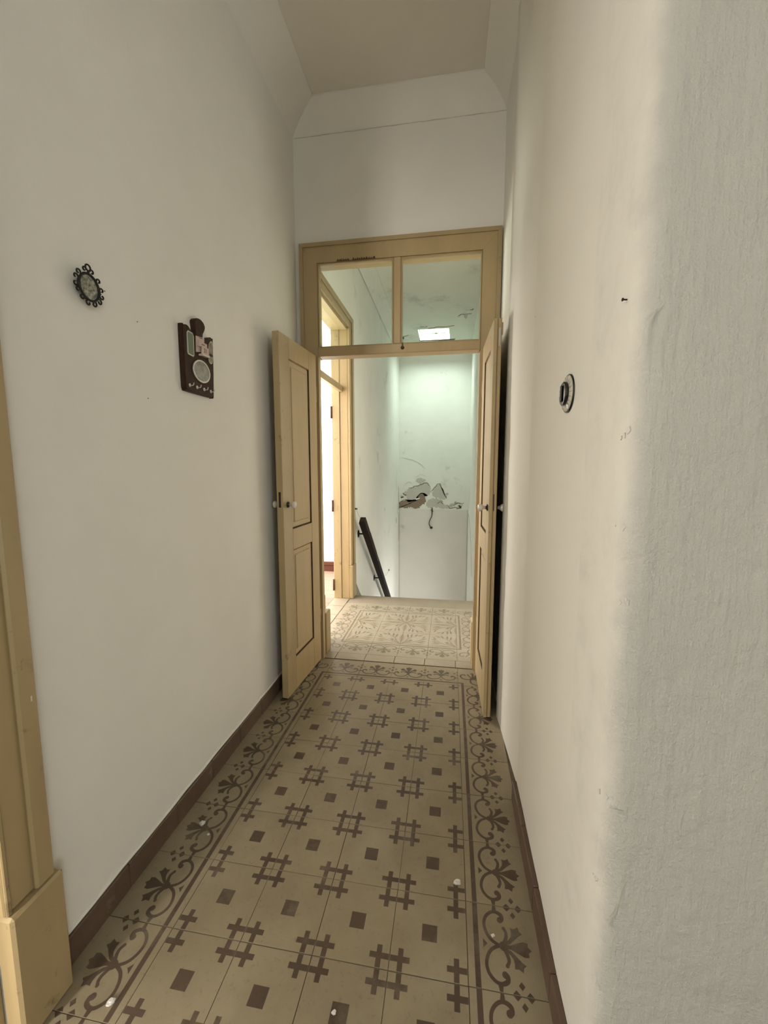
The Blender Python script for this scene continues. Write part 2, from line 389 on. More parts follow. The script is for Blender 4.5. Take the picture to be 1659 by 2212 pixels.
# ceilings
boxes('ceiling', 'ceil', [((XL-.14, HB-.14, ZC), (HR+.14, -1.25, ZC+.1)), ((XL-.14, -1.25, ZC), (.80, YD+.01, ZC+.1))], kind='structure', label='plain plaster ceiling of the corridor', cat='ceiling')
def cove():
    P = [(.000, 3.166), (.014, 3.169)]
    for k in range(0, 13):
        t = k/12; a = t*PI/2; P.append((.018+.965*(.62*t+.38*(1-math.cos(a))), 3.172+.118*(.62*t+.38*math.sin(a))))
    P += [(.99, 3.291), (1.0, ZC-.0005)]
    b = MB(); n = len(P)
    for k in range(3):
        i = len(b.v)
        for d, z in P:
            l, r, e = XL+.158*d, XR-.130*d, YD-.10*d
            C = [(l, HB, z), (l, e, z), (r, e, z), (r, -1.39, z)]; b.v += [C[k], C[k+1]]
        for j in range(n-1):
            b.f.append((i+2*j, i+2*j+1, i+2*j+3, i+2*j+2)); b.m.append(0); b.sm.append(2 <= j < n-3)
    b.build('trim_1', 'wall', kind='structure', label='curved plaster cove between wall and ceiling', cat='cove')
cove()

def end_crack():
    x = XL+.01; b = MB()
    while x < XR-.01:
        w_ = random.uniform(.03, .06); h = random.uniform(.0015, .004); z = 3.1655+random.uniform(-.001, .001)
        b.prism([(x, z-h/2), (min(x+w_, XR), z-h/2+random.uniform(-.001, .001)), (min(x+w_, XR), z+h/2), (x, z+h/2)], lambda u, v, hh: (u, YD-hh, v), 0, .0012); x += w_
    b.build('plaster_crack', 'render_line', bpy.data.objects['wall_front'])
end_crack()
# ------------------------------------------------------------------ stairwell shell
boxes('wall_stair_left', 'stairwall', [((SX0-.15, .52, 0), (SX0, .72, ZS)), ((SX0-.15, .72, 2.50), (SX0, 1.64, ZS)), ((SX0-.15, 1.64, 0), (SX0, SYB, ZS)), ((SX0-.15, 1.64, -3.1), (SX0, SYB, 0))],
      kind='structure', label='white stairwell wall behind the dark handrail', cat='wall')
boxes('wall_stair_right', 'stairwall', [((SX1, .52, 0), (SX1+.14, 1.72, ZS)), ((SX1, 1.72, -3.1), (SX1+.14, 3.3, ZS)), ((SX1, 3.3, -.95), (SX1+.14, 4.2, ZS)), ((SX1, 4.2, -3.1), (SX1+.14, SYB, ZS))], kind='structure', label='narrow strip of stairwell wall at the right jamb', cat='wall')  # low opening added to let in the stair foot lamp
wb_ = boxes('wall_stair_back', 'stairwall', [((SX0-.15, SYB, -3.1), (SX1+.14, SYB+.15, ZS))], kind='structure', label='bright stairwell end wall with peeling plaster', cat='wall')
pan = MB().box((SX0+.014, SYB-.014, -3.0), (SX1-.012, SYB, .474), bev=.004).build('plaster_panel', 'stairpanel', wb_, label='smooth greyish lower coat of plaster')
def patch(name, pts, mat, th, jag=.016, sub=5):
    """ragged thin layer on the stair end wall"""
    q = []
    for k in range(len(pts)):
        a, c = Vector((*pts[k], 0)), Vector((*pts[(k+1) % len(pts)], 0))
        for j in range(sub):
            p = a.lerp(c, j/sub); q.append((p.x+random.uniform(-jag, jag)*(j > 0), p.y+random.uniform(-jag, jag)*(j > 0)))
    return MB().prism(q, lambda u, v, h: (u, SYB-h, v), 0, th).build(name, mat, wb_)
BROWN = [(-.597, .587), (-.523, .633), (-.464, .648), (-.415, .604), (-.375, .639), (-.307, .655), (-.248, .641), (-.219, .671), (-.239, .719), (-.191, .764), (-.147, .75), (-.112, .691), (-.102, .633), (-.121, .574), (-.189, .544), (-.218, .494), (-.306, .483), (-.375, .511), (-.463, .495), (-.552, .494), (-.597, .488)]
G1 = [(-.444, .648), (-.455, .727), (-.436, .845), (-.397, .869), (-.338, .865), (-.309, .894), (-.231, .905), (-.154, .944), (-.076, .949), (-.027, .877), (-.007, .809), (-.026, .741), (-.074, .731), (-.113, .75), (-.152, .769), (-.21, .768), (-.268, .699), (-.307, .67), (-.376, .659)]
G2 = [(.003, .78), (.04, .858), (.125, .95), (.173, .946), (.194, .859), (.223, .802), (.234, .734), (.273, .686), (.216, .656), (.139, .685), (.071, .703), (.023, .722)]
G3 = [(-.073, .643), (.042, .683), (.139, .655), (.178, .588), (.313, .551), (.333, .503), (.18, .50), (.044, .528), (-.013, .497), (-.091, .526)]
patch('bare_patch', BROWN, 'render_brown', .004).__setitem__('label', 'bare brown render where plaster fell off')
for g in (G1, G2, G3): patch('peeled_patch', g, 'render_grey', .0025).__setitem__('label', 'greyish peeled layer of plaster')
for cx_, cz_, r_ in ((-.47, .76, .06), (-.20, 1.00, .09), (.16, .62, .05), (.36, .56, .04), (.50, .53, .055), (.44, .60, .03), (-.02, .60, .04), (.28, .76, .03), (-.55, .70, .03)):
    patch('peeled_patch', [(cx_+r_*random.uniform(.5, 1.3)*math.cos(k*PI/4), cz_+r_*random.uniform(.4, 1.0)*math.sin(k*PI/4)) for k in range(8)], 'render_grey', .0018)
# lifted rims of the old paint around the patches
def ribbon(name, pts, wdt, mat, parent, fn, th=.0015, jit=.0, taper=True):
    """thin raised or dark line following pts (2-D); fn(u,v,h) -> xyz"""
    P = [Vector((p[0], p[1])) for p in pts]; L = []; R = []
    n = len(P)
    for k in range(n):
        t = (P[min(k+1, n-1)]-P[max(k-1, 0)]).normalized(); nn = Vector((-t.y, t.x))
        ww = wdt*(.25 if taper and k in (0, n-1) else random.uniform(.75, 1.2))/2
        L.append(P[k]+nn*ww); R.append(P[k]-nn*ww)
    q = [(p.x, p.y) for p in L]+[(p.x, p.y) for p in R[::-1]]
    b = MB()
    for k in range(n-1):
        quad = [L[k], L[k+1], R[k+1], R[k]]
        b.prism([(p.x, p.y) for p in quad], fn, 0, th)
    return b.build(name, mat, parent)
fback = lambda u, v, h: (u, SYB-h, v)
def wig(pts, sub=3, j=.006):
    o = []
    for k in range(len(pts)-1):
        for s_ in range(sub):
            t = s_/sub; o.append((pts[k][0]*(1-t)+pts[k+1][0]*t+random.uniform(-j, j)*(s_ > 0), pts[k][1]*(1-t)+pts[k+1][1]*t+random.uniform(-j, j)*(s_ > 0)))
    o.append(pts[-1]); return o
for pts, ww in (([(-.40, .868), (-.338, .872), (-.309, .90), (-.23, .912), (-.154, .95), (-.07, .955), (-.02, .877)], .010), ([(-.01, .80), (.04, .862), (.125, .955)], .009), ([(.19, .87), (.223, .802), (.24, .73), (.28, .69)], .009),
                ([(-.6, .59), (-.52, .638), (-.464, .655)], .007), ([(.30, .56), (.34, .50), (.42, .52), (.50, .50), (.56, .56)], .010), ([(.40, .55), (.47, .60), (.55, .58), (.59, .60)], .008), ([(.10, .58), (.16, .62), (.22, .57)], .009),
                ([(-.30, 1.06), (-.20, 1.12), (-.10, 1.08)], .005), ([(-.50, .92), (-.42, .98), (-.36, .94)], .006), ([(-.55, 1.42), (-.35, 1.38), (-.20, 1.30), (-.12, 1.22)], .006)):
    ribbon('plaster_crack', wig(pts), ww, 'render_grey' if ww < .0065 else 'crack', wb_, fback, .0045)
# stairwell ceiling with its skylight and cove
HX0, HX1, HY0, HY1, HT = -.185, .287, 4.31, 4.835, .082
cs = boxes('ceiling_stair', 'stairceil', [((SX0-.15, .52, ZS), (SX1+.14, HY0, ZS+HT)), ((SX0-.15, HY1, ZS), (SX1+.14, SYB+.15, ZS+HT)), ((SX0-.15, HY0, ZS), (HX0, HY1, ZS+HT)), ((HX1, HY0, ZS), (SX1+.14, HY1, ZS+HT))],
           kind='structure', label='stained stairwell ceiling with a small skylight', cat='ceiling')
def cove2():
    b = MB(); P = [(0, 3.075), (.04, 3.078)]+[(.05+.93*(.5*k/10+.5*(1-math.cos(k/10*PI/2))), 3.08+.205*(.5*k/10+.5*math.sin(k/10*PI/2))) for k in range(11)]+[(1, ZS-.0005)]
    rows = []
    for d, z in P:
        zl = 3.235+(z-3.075)*.29
        rows.append([(SX0+.140*d, .52, zl), (SX0+.140*d, SYB-.10*d, zl if d < .01 else z*.5+zl*.5 if d < .9 else z), (SX1-.02*d, SYB-.10*d, z), (SX1-.02*d, .52, zl)])
    for A, B in zip(rows[:-1], rows[1:]):
        for k in range(3): b.face([A[k], A[k+1], B[k+1], B[k]])
    b.build('trim_2', 'stairceil', kind='structure', label='plaster cove around the stairwell ceiling', cat='cove')
cove2()
wn = empty('window_1', ((HX0+HX1)/2, (HY0+HY1)/2, ZS+.06), label='small square skylight opening in the stairwell ceiling', cat='skylight', kind='structure')
def sk(name, a, c, mat, bev=.003):
    o = MB().box(a, c, bev=bev).build(name, mat); o.parent = wn; o.matrix_parent_inverse = Matrix.Translation(wn.location).inverted()
sk('skylight_frame', (HX0-.05, HY0-.05, ZS+HT), (HX0+.012, HY1+.05, ZS+HT+.02), 'chip'); sk('skylight_frame', (HX1-.012, HY0-.05, ZS+HT), (HX1+.05, HY1+.05, ZS+HT+.02), 'chip')
sk('skylight_frame', (HX0+.0125, HY0-.05, ZS+HT), (HX1-.0125, HY0+.012, ZS+HT+.02), 'chip')
o = MB().box((HX0-.04, HY0-.04, ZS+HT+.0205), (HX1+.04, HY1-.005, ZS+HT+.024)).build('glass_pane', 'glass'); o.parent = wn; o.matrix_parent_inverse = Matrix.Translation(wn.location).inverted()
# broken plaster lip at the far edge
b = MB(); x = HX0-.02; P = []
while x < HX1+.09:
    P.append((x, HY1+random.uniform(.0, .035)+(.05 if x > .1 else .0))); x += random.uniform(.02, .04)
P = [(HX1+.09, HY1+.002), (HX0-.02, HY1+.002)]+P
b.prism(P, lambda u, v, h: (u, v, ZS-h), .0, .006); o = b.build('broken_lip', 'crack', cs); o['label'] = 'dark broken plaster along the skylight edge'
# leaves outside the skylight
vine = empty('vine', (.05, HY1+.22, ZS+HT), label='green vine foliage seen through the small skylight', cat='plant')
bl = MB(); bt = MB()
for k in range(13):
    x = -.42+.07*k+random.uniform(-.03, .03); y = random.uniform(-.08, .08); z1 = random.uniform(.15, .24)
    pts = [Vector((x, y, 0)), Vector((x+.02, y-.02, z1*.6)), Vector((x+random.uniform(-.06, .06), y-.07, z1))]
    MB().tube(pts, .0025, 5).build('stem', 'twig', vine)
    for j in range(60):
        t = random.uniform(.35, 1); p = pts[0].lerp(pts[1], t*2) if t < .5 else pts[1].lerp(pts[2], t*2-1)
        d = Vector((random.uniform(-1, 1), random.uniform(-.6, .6), random.uniform(-.6, .7))).normalized(); s_ = random.uniform(.03, .06)
        nn = d.cross(Vector((random.uniform(-1, 1), random.uniform(-1, 1), 1))).normalized()
        bl.face([p, p+d*s_*.5+nn*s_*.35, p+d*s_, p+d*s_*.5-nn*s_*.35])
bl.build('leaves', 'leaf', vine, kind='stuff')
# cracks on the stair ceiling
fceil = lambda u, v, h: (.334+(u-.334)*.860, -2.085+(v+2.085)*.860, ZS-h)
for pts, ww in (([(.409, 4.825), (.459, 4.724), (.52, 4.746), (.571, 4.73), (.621, 4.715)], .012), ([(.524, 4.70), (.532, 4.80), (.537, 4.94)], .05), ([(.585, 4.572), (.625, 4.566), (.636, 4.511)], .012), ([(-.223, 5.213), (-.12, 5.245), (-.098, 5.191)], .014), ([(-.085, 5.294), (.011, 5.295), (.069, 5.261), (.211, 5.285), (.286, 5.254), (.361, 5.239)], .016), ([(-.598, 5.706), (-.544, 5.682), (-.455, 5.615)], .014), ([(-.568, 5.70), (-.573, 5.845)], .03)):
    ribbon('ceiling_crack', wig(pts, 3, .004), ww, 'crack' if ww < .04 else 'render_grey', cs, fceil, .003)
# crack at the left corner of the end wall
fl = lambda u, v, h: (SX0+h, u, v)
wsl = bpy.data.objects['wall_stair_left']
ribbon('plaster_crack', wig([(5.35, .90), (5.38, .75), (5.40, .58), (5.40, .46)], 4, .004), .014, 'crack', wsl, fl, .003)
ribbon('plaster_crack', wig([(5.02, .36), (5.04, .26)], 3, .004), .016, 'crack', wsl, fl, .003)
ribbon('plaster_crack', wig([(5.15, .60), (5.20, .50), (5.17, .40)], 4, .006), .012, 'render_grey', wsl, fl, .003)
ribbon('plaster_crack', wig([(5.36, .42), (5.37, .22), (5.35, .02), (5.33, -.12)], 4, .006), .02, 'render_brown', wsl, fl, .003)
fr_ = lambda u, v, h: (SX1-h, u, v)
ribbon('plaster_crack', wig([(5.3, .42), (4.6, .28), (4.2, .02), (3.9, -.35)], 6, .02), .010, 'crack', bpy.data.objects['wall_stair_right'], fr_, .002)

# ------------------------------------------------------------------ floor and its patterned cement tiles
flo = boxes('floor', 'grout', [((XL-.14, HB-.14, -.12), (HR+.14, -1.25, -.0035)), ((XL-.14, -1.25, -.12), (.75, .50, -.0035))], kind='structure', label='patterned cement tile floor of the corridor', cat='floor')
G = .0005; TS = .2
def tile_base(b, w_=TS, d_=TS, mi=0, mb=1):
    x0, y0, x1, y1 = -w_/2+G, -d_/2+G, w_/2-G, d_/2-G; e = .0006; zt = 0.0; zb = -.010
    T = [(x0+e, y0+e, zt), (x1-e, y0+e, zt), (x1-e, y1-e, zt), (x0+e, y1-e, zt)]; Bv = [(x0, y0, zt-e), (x1, y0, zt-e), (x1, y1, zt-e), (x0, y1, zt-e)]; C = [(x, y, zb) for x, y, _ in Bv]
    b.face(T, mi)
    for k in range(4):
        j = (k+1) % 4; b.face([Bv[k], Bv[j], T[j], T[k]], mb); b.face([C[k], C[j], Bv[j], Bv[k]], mb)
class Flat:
    """flat inlaid figures of a tile, each a hair above the last so that none coincide"""
    def __init__(s, b): s.b = b; s.k = 0
    def z(s): s.k += 1; return .00006+.000012*s.k
    def poly(s, pts, mi):
        a = sum(pts[i][0]*pts[(i+1) % len(pts)][1]-pts[(i+1) % len(pts)][0]*pts[i][1] for i in range(len(pts)))
        z = s.z(); pts = pts if a > 0 else pts[::-1]; s.b.face([(x, y, z) for x, y in pts], mi)
    def rect(s, x0, y0, x1, y1, mi): s.poly([(x0, y0), (x1, y0), (x1, y1), (x0, y1)], mi)
    def stroke(s, pts, w_, mi, round_end=False):
        P = [Vector(p) for p in pts]; n = len(P); W = w_ if isinstance(w_, (list, tuple)) else [w_]*n; z = s.z(); L = []; R = []
        for k in range(n):
            t = (P[min(k+1, n-1)]-P[max(k-1, 0)]).normalized(); nn = Vector((-t.y, t.x)); L.append(P[k]+nn*W[k]/2); R.append(P[k]-nn*W[k]/2)
        for k in range(n-1): s.b.face([(R[k].x, R[k].y, z), (R[k+1].x, R[k+1].y, z), (L[k+1].x, L[k+1].y, z), (L[k].x, L[k].y, z)], mi)
        if round_end: s.disc(P[-1], W[-1]*.62, mi)
    def disc(s, c, r, mi): s.poly([(c[0]+r*math.cos(2*PI*k/10), c[1]+r*math.sin(2*PI*k/10)) for k in range(10)], mi)
def smooth(pts, sub=3):
    o = []; n = len(pts)
    for k in range(n-1):
        p0, p1, p2, p3 = [Vector(pts[max(0, min(n-1, i))]) for i in (k-1, k, k+1, k+2)]
        for j in range(sub):
            t = j/sub; o.append(tuple(.5*((2*p1)+(p2-p0)*t+(2*p0-5*p1+4*p2-p3)*t*t+(3*p1-p0-3*p2+p3)*t**3)))
    o.append(pts[-1]); return o
def field_tile():
    b = MB(); tile_base(b); f = Flat(b); h = TS/2; lo = G+.0012
    for sx in (-1, 1):
        for sy in (-1, 1):
            q = lambda u, v: (sx*(h-u), sy*(h-v))
            def R(u0, v0, u1, v1): f.poly([q(u0, v0), q(u1, v0), q(u1, v1), q(u0, v1)], 2)
            R(.0215, lo, .0350, .0525); R(lo, .0215, .0215, .0350); R(.0350, .0215, .0525, .0350)
    f.rect(-.0205, -.0205, .0205, .0205, 2)
    return b.mesh('field_tile', ['tile', 'tile_edge', 'tile_dark'])
# scroll border; u runs along the border (centre 0), v from the field (0) to the wall (.2)
def border_motif(f, P, mi, lw=1.0):
    """P(u,v) -> local xy"""
    f.poly([P(-.0985, .018), P(.0985, .018), P(.0985, .0315), P(-.0985, .0315)], mi)
    for s in (1, -1):
        Q = lambda u, v: P(s*u, v)
        C = smooth([(-.002, .094), (.003, .078), (.012, .063), (.026, .053), (.044, .048), (.059, .050), (.071, .057), (.080, .068), (.083, .079), (.081, .089), (.075, .097), (.066, .097), (.063, .092)], 3)
        n = len(C); W = [lw*(.0085+.0055*max(0, (k/n-.62))/.38) if k/n < .93 else lw*.0130 for k in range(n)]
        f.stroke([Q(*c) for c in C], W, mi, True)
        c2 = smooth([(.000, .093), (.010, .099), (.022, .104), (.033, .105), (.043, .100)], 3)
        f.stroke([Q(*c) for c in c2], [lw*(.0105-.003*k/len(c2)) for k in range(len(c2))], mi, True)
        f.poly([Q(*c) for c in [(.080, .071), (.0985, .075), (.0985, .083), (.083, .085)]], mi)
        side = [(.001, .098), (.009, .115), (.020, .127), (.029, .137), (.036, .148), (.041, .141), (.052, .138), (.046, .128), (.047, .117), (.037, .119), (.026, .117), (.017, .110), (.010, .101)]
        f.poly([Q(*c) for c in side], mi)
        dm = lambda cu, cv, a, c: f.poly([Q(cu-a, cv), Q(cu, cv-c), Q(cu+min(a, .0985-cu), cv), Q(cu, cv+c)], mi)
        dm(.080, .1295, .009, .0075)
        f.poly([Q(.0985, .105), Q(.0985, .124), Q(.0895, .1145)], mi); f.poly([Q(.0985, .1375), Q(.0985, .1555), Q(.0895, .1465)], mi)
    leaf = [(.004, .094), (.005, .114), (.012, .131), (.018, .147), (.016, .159), (.007, .158), (0, .167), (-.007, .158), (-.016, .159), (-.018, .147), (-.012, .131), (-.005, .114), (-.004, .094)]
    f.poly([P(*c) for c in leaf], mi)
    f.disc(P(0, .095), .0115, mi)
    f.poly([P(-.011, .0425), P(.011, .0425), P(0, .054)], mi)
def border_tile(mats):
    b = MB(); tile_base(b); f = Flat(b); border_motif(f, lambda u, v: (v-.1, u), 2)   # v -> +x
    return b.mesh('border_tile', mats)
def corner_tile(mats):
    """field lies towards (-x,-y)"""
    b = MB(); tile_base(b); f = Flat(b); P = lambda u, v: (u-.1, v-.1)
    f.rect(-.0985, -.082, -.0685, -.0685, 2) if False else None
    f.poly([P(.0015, .018), P(.0315, .018), P(.0315, .0315), P(.0015, .0315)], 2); f.poly([P(.018, .0015), P(.0315, .0015), P(.0315, .018), P(.018, .018)], 2)
    k = math.sqrt(.5)
    D = lambda u, v: P((v*k+u*k)+.004, (v*k-u*k)+.004)      # diagonal frame
    for s in (1, -1):
        C = smooth([(0, .105), (.012, .085), (.032, .072), (.055, .075), (.070, .090), (.068, .108), (.055, .110)], 3)
        f.stroke([D(s*u, v) for u, v in C], .009, 2, True)
        f.poly([D(s*u, v) for u, v in [(.004, .112), (.02, .130), (.036, .150), (.046, .146), (.050, .158), (.040, .166), (.026, .156), (.010, .136)]], 2)
        c2 = smooth([(.002, .108), (.016, .118), (.034, .122), (.05, .128)], 3); f.stroke([D(s*u, v) for u, v in c2], .008, 2, True)
    f.poly([D(*c) for c in [(.004, .105), (.010, .140), (.020, .165), (.014, .180), (0, .190), (-.014, .180), (-.020, .165), (-.010, .140), (-.004, .105)]], 2)
    f.disc(D(0, .108), .011, 2)
    return b.mesh('corner_tile', mats)
DK = ['tile', 'tile_edge', 'tile_dark']
me_f, me_b, me_c = field_tile(), border_tile(DK), corner_tile(DK)
def put(name, me, x, y, rz=0, parent=flo, sx=1, z=0):
    o = bpy.data.objects.new(name, me); COL.objects.link(o); o.parent = parent
    o.location = (x+random.uniform(-.0004, .0004), y+random.uniform(-.0004, .0004), z+random.uniform(-.0002, .0002))
    o.rotation_euler = (random.uniform(-.0006, .0006), random.uniform(-.0006, .0006), rz+random.uniform(-.0015, .0015)); o.scale = (sx, 1, 1)
    return o
for r in range(10):
    y = .1-TS*r
    for c in range(4): put('field_tile', me_f, -.3+TS*c, y)
    put('border_tile', me_b, .5, y); put('border_tile', me_b, -.5, y, PI)
for c in range(4): put('border_tile', me_b, -.3+TS*c, .3, PI/2)
put('corner_tile', me_c, .5, .3); put('corner_tile', me_c, -.5, .3, PI/2)
# hall floor beyond the runner
boxes('floor_hall', 'tile', [((.66, HB, -.003), (HR, -1.41, 0))], kind='structure', label='plain tiled hall floor behind the camera', cat='floor')
boxes('floor_hall_back', 'tile', [((XL, HB, -.003), (.66, -1.91, 0))], kind='structure', label='plain tiled floor behind the patterned tiles', cat='floor')

# landing
lan = boxes('floor_landing', 'grout', [((SX0-.02, .50, -.2), (SX1+.02, 1.52, -.0035))], kind='structure', label='pale patterned tile floor of the stair landing', cat='floor')
bst = MB(); bst.box((SX0, 1.503, -.035), (SX1, 1.735, .001), bev=.006); bst.build('stone_nosing', 'stone', lan, label='worn grey stone edge of the top step')
LK = ['ltile', 'tile_edge', 'ltile_olive', 'ltile_petal']
me_lb, me_lc = border_tile(LK), corner_tile(LK)
def landing_tile():
    """quarter of a big rosette, its heart at the (-x,-y) corner"""
    b = MB(); tile_base(b); f = Flat(b); P = lambda u, v: (u-.1, v-.1); lo = .0015
    for sw in (0, 1):
        Q = (lambda u, v: P(u, v)) if not sw else (lambda u, v: P(v, u))
        f.poly([Q(.030, lo), Q(.060, .013), (Q(.10, .017)), Q(.135, .013), Q(.178, lo)], 3)
        st = smooth([(.012, .010), (.050, .032), (.090, .046), (.125, .072), (.150, .108)], 3)
        f.stroke([Q(*p) for p in st], [.008-.005*k/len(st) for k in range(len(st))], 2)
        for pts in ([(.100, .050), (.140, .034), (.182, .036), (.150, .048)], [(.118, .066), (.152, .060), (.188, .068), (.155, .076)], [(.138, .092), (.165, .096), (.188, .116), (.160, .110)], [(.150, .108), (.168, .130), (.172, .156), (.155, .135)]):
            f.poly([Q(*p) for p in pts], 2)
        f.stroke([Q(.058, .034), Q(.066, .062)], .005, 2); f.poly([Q(.058, .060), Q(.074, .058), Q(.084, .076), (Q(.070, .072)), Q(.060, .080)], 2)
    f.poly([P(.018, .018), P(.050, .030), P(.058, .058), P(.030, .050)], 3)
    f.poly([P(lo, lo), P(.014, lo), P(.010, .010), P(lo, .014)], 3)
    return b.mesh('landing_tile', LK)
me_l = landing_tile()
for c in range(4):
    x = -.3+TS*c; fx = (c in (0, 2))     # heart at x = -.4, 0, .4
    for r in range(3):
        y = .8+TS*r; fy = (r in (0, 2))  # heart at y = .7, 1.1
        rz = {(True, True): 0, (False, True): PI/2, (False, False): PI, (True, False): -PI/2}[(fx, fy)]
        put('landing_tile', me_l, x, y, rz, lan)
    put('border_tile', me_lb, x, .6, -PI/2, lan); put('border_tile', me_lb, x, 1.4, PI/2, lan)
for r in range(3): put('border_tile', me_lb, .5, .8+TS*r, 0, lan); put('border_tile', me_lb, -.5, .8+TS*r, PI, lan)
put('corner_tile', me_lc, .5, 1.4, 0, lan); put('corner_tile', me_lc, -.5, 1.4, PI/2, lan); put('corner_tile', me_lc, -.5, .6, PI, lan); put('corner_tile', me_lc, .5, .6, -PI/2, lan)
bt_ = MB(); tile_base(bt_, .195, .090, 0, 1); me_t = bt_.mesh('threshold_tile', ['sill', 'tile_edge'])
for k in range(6): put('threshold_tile', me_t, -.5+.197*k, .4535, 0, lan, z=.001)
# steps going down
b = MB()
for k in range(13): b.box((SX0, 1.70+.27*k, -.22*(k+1)-.25), (SX1, 1.70+.27*(k+1)+.03, -.22*(k+1)))
b.box((SX0, 5.1, -3.2), (SX1, SYB, -2.95))
b.build('stairs', 'stone', kind='structure', label='stone steps going down from the landing', cat='stairs')
bs = MB()
for q in ([(1.747, -.02), (1.747, .175), (1.80, .135), (1.80, -.02)], [(1.80, -.20), (1.80, .135), (1.99, -.04), (1.99, -.40)], [(1.99, -.40), (1.99, -.04), (5.0, -2.49), (5.0, -2.8)]): bs.prism(q[::-1], lambda u, v, h: (SX0+h, u, v), -.002, .012)
bs.build('stair_skirting', 'stone', bpy.data.objects['wall_stair_left'], label='grey sloping skirting at the top of the stairs')

# ------------------------------------------------------------------ skirting tiles
def skirting(name, x, xw, y0, y1, n, hgt, label):
    root = empty(name, (xw, (y0+y1)/2, 0), label=label, cat='baseboard', kind='structure')
    L = (y1-y0)/n
    bb = MB().box((-abs(x-xw)/2, -L/2+.0008, 0), (abs(x-xw)/2, L/2-.0008, hgt), bev=.0025); me = bb.mesh('skirting_tile', ['skirt'])
    for k in range(n):
        o = link('skirting_tile', me, root); o.location = ((x+xw)/2-xw+random.uniform(-.0007, .0007), y0+L*(k+.5)-(y0+y1)/2, random.uniform(-.001, .001)); o.rotation_euler = (0, 0, random.uniform(-.004, .004))
skirting('baseboard_left', -.5955, XL, -1.34, .405, 8, .080, 'low dark brown tile skirting along the left wall')
skirting('baseboard_right', .586, XR, -1.40, -.60, 4, .082, 'low dark brown tile skirting along the right wall')
# mortar bead along the top of the left skirting
bm = MB().tube([(XL, -1.34+.1*k, .083+random.uniform(-.003, .003)) for k in range(18)], .006, 6); bm.build('mortar_bead', 'wall', bpy.data.objects['wall_left'])

# ------------------------------------------------------------------ doors
def board(name, a, c, mat, parent, bev=.003):
    o = MB().box(a, c, bev=bev).build(name, mat, parent)
    o.matrix_parent_inverse = Matrix.Translation(parent.location).inverted(); return o
def mitred(name, pts, y0, y1, mat, parent):
    o = MB().prism(pts, lambda u, v, h: (u, h, v), y1, y0).build(name, mat, parent)
    o.matrix_parent_inverse = Matrix.Translation(parent.location).inverted(); return o
d1 = empty('door_1', (0, .40, 0), label='cream painted door frame with a two-pane transom at the corridor end', cat='door frame', kind='structure')
cy = .392; ix0, ix1 = -.470, .492; tz = 2.464; g = .0006
mitred('casing', [(OX0, 0), (ix0, 0), (ix0, tz-g), (OX0, OZ-g)], cy, .425, 'cream', d1)
mitred('casing', [(OX1, 0), (OX1, OZ-g), (ix1, tz-g), (ix1, 0)], cy, .425, 'cream', d1)
mitred('casing', [(OX0, OZ), (ix0, tz), (ix1, tz), (OX1, OZ)], cy, .425, 'cream', d1)
# raised outer bead
ob = .020
mitred('casing_bead', [(OX0-.002, 0), (OX0+ob, 0), (OX0+ob, OZ-ob), (OX0-.002, OZ+.002)], cy-.010, cy-.0002, 'cream_old', d1)
mitred('casing_bead', [(OX1+.002, 0), (OX1+.002, OZ+.002), (OX1-ob, OZ-ob), (OX1-ob, 0)], cy-.010, cy-.0002, 'cream_old', d1)
mitred('casing_bead', [(OX0-.002, OZ+.003), (OX0+ob, OZ-ob+.001), (OX1-ob, OZ-ob+.001), (OX1+.002, OZ+.003)], cy-.010, cy-.0002, 'cream_old', d1)
# frame lining
board('jamb', (-.535, .3925, .0), (-.4785, .462, 1.925), 'jambwood', d1); board('jamb', (.4885, .3925, .0), (.548, .462, 1.925), 'jambwood', d1)
board('jamb', (-.535, .426, 1.9255), (ix0, .475, tz), 'cream', d1); board('jamb', (ix1, .426, 1.9255), (.548, .475, tz), 'cream', d1)
board('head', (-.53, .426, tz+.0005), (.545, .50, OZ-.063), 'cream', d1)
board('transom_rail', (-.4695, .384, 1.926), (.4915, .470, 1.980), 'cream', d1, .004)
board('muntin', (-.0105, .390, 1.9805), (.0335, .465, tz-.0005), 'cream', d1, .005)
for x0, x1 in ((ix0, -.011), (.034, ix1)):
    for a, c in (((x0+.0005, .398, 1.9805), (x0+.009, .412, tz-.0005)), ((x1-.009, .398, 1.9805), (x1-.0005, .412, tz-.0005)), ((x0+.0095, .398, 1.9805), (x1-.0095, .412, 1.988)), ((x0+.0095, .398, tz-.008), (x1-.0095, .412, tz-.0005))):
        board('glazing_bead', a, c, 'cream_old', d1, .002)
    p = MB().box((x0+.001, -.0015, -.240), (x1-.001, .0015, .240)).build('glass_pane', 'glass', d1)
    p.location = (0, .436-.40, 2.222); p.rotation_euler = (math.radians(-1.0 if x0 < 0 else -2.0), 0, 0)
# chipped paint on the head above the left pane, old bolt hole on the rail
b = MB(); x = -.35
while x < -.125:
    w_ = random.uniform(.008, .018); h = random.uniform(.006, .016)*(1.0 if not -.285 < x < -.255 else .25)
    b.prism([(x, tz-.0006), (x+w_, tz-.0006), (x+w_*.8, tz+h*.8), (x+w_*.4, tz+h)], lambda u, v, hh: (u, cy-hh, v), .0, .0012); x += w_*.9
o = b.build('paint_chip', 'bare_wood_and_groove', d1); o.matrix_parent_inverse = Matrix.Translation(d1.location).inverted()
b = MB(); b.lathe([(.011, 0), (.011, .003), (.006, .004), (.005, .010)], (.045, .384, 1.955), (0, -1, 0), 10); b.box((.042, .376, 1.962), (.048, .384, 1.982))
o = b.build('bolt_stub', 'bare_wood_and_groove', d1); o.matrix_parent_inverse = Matrix.Translation(d1.location).inverted()
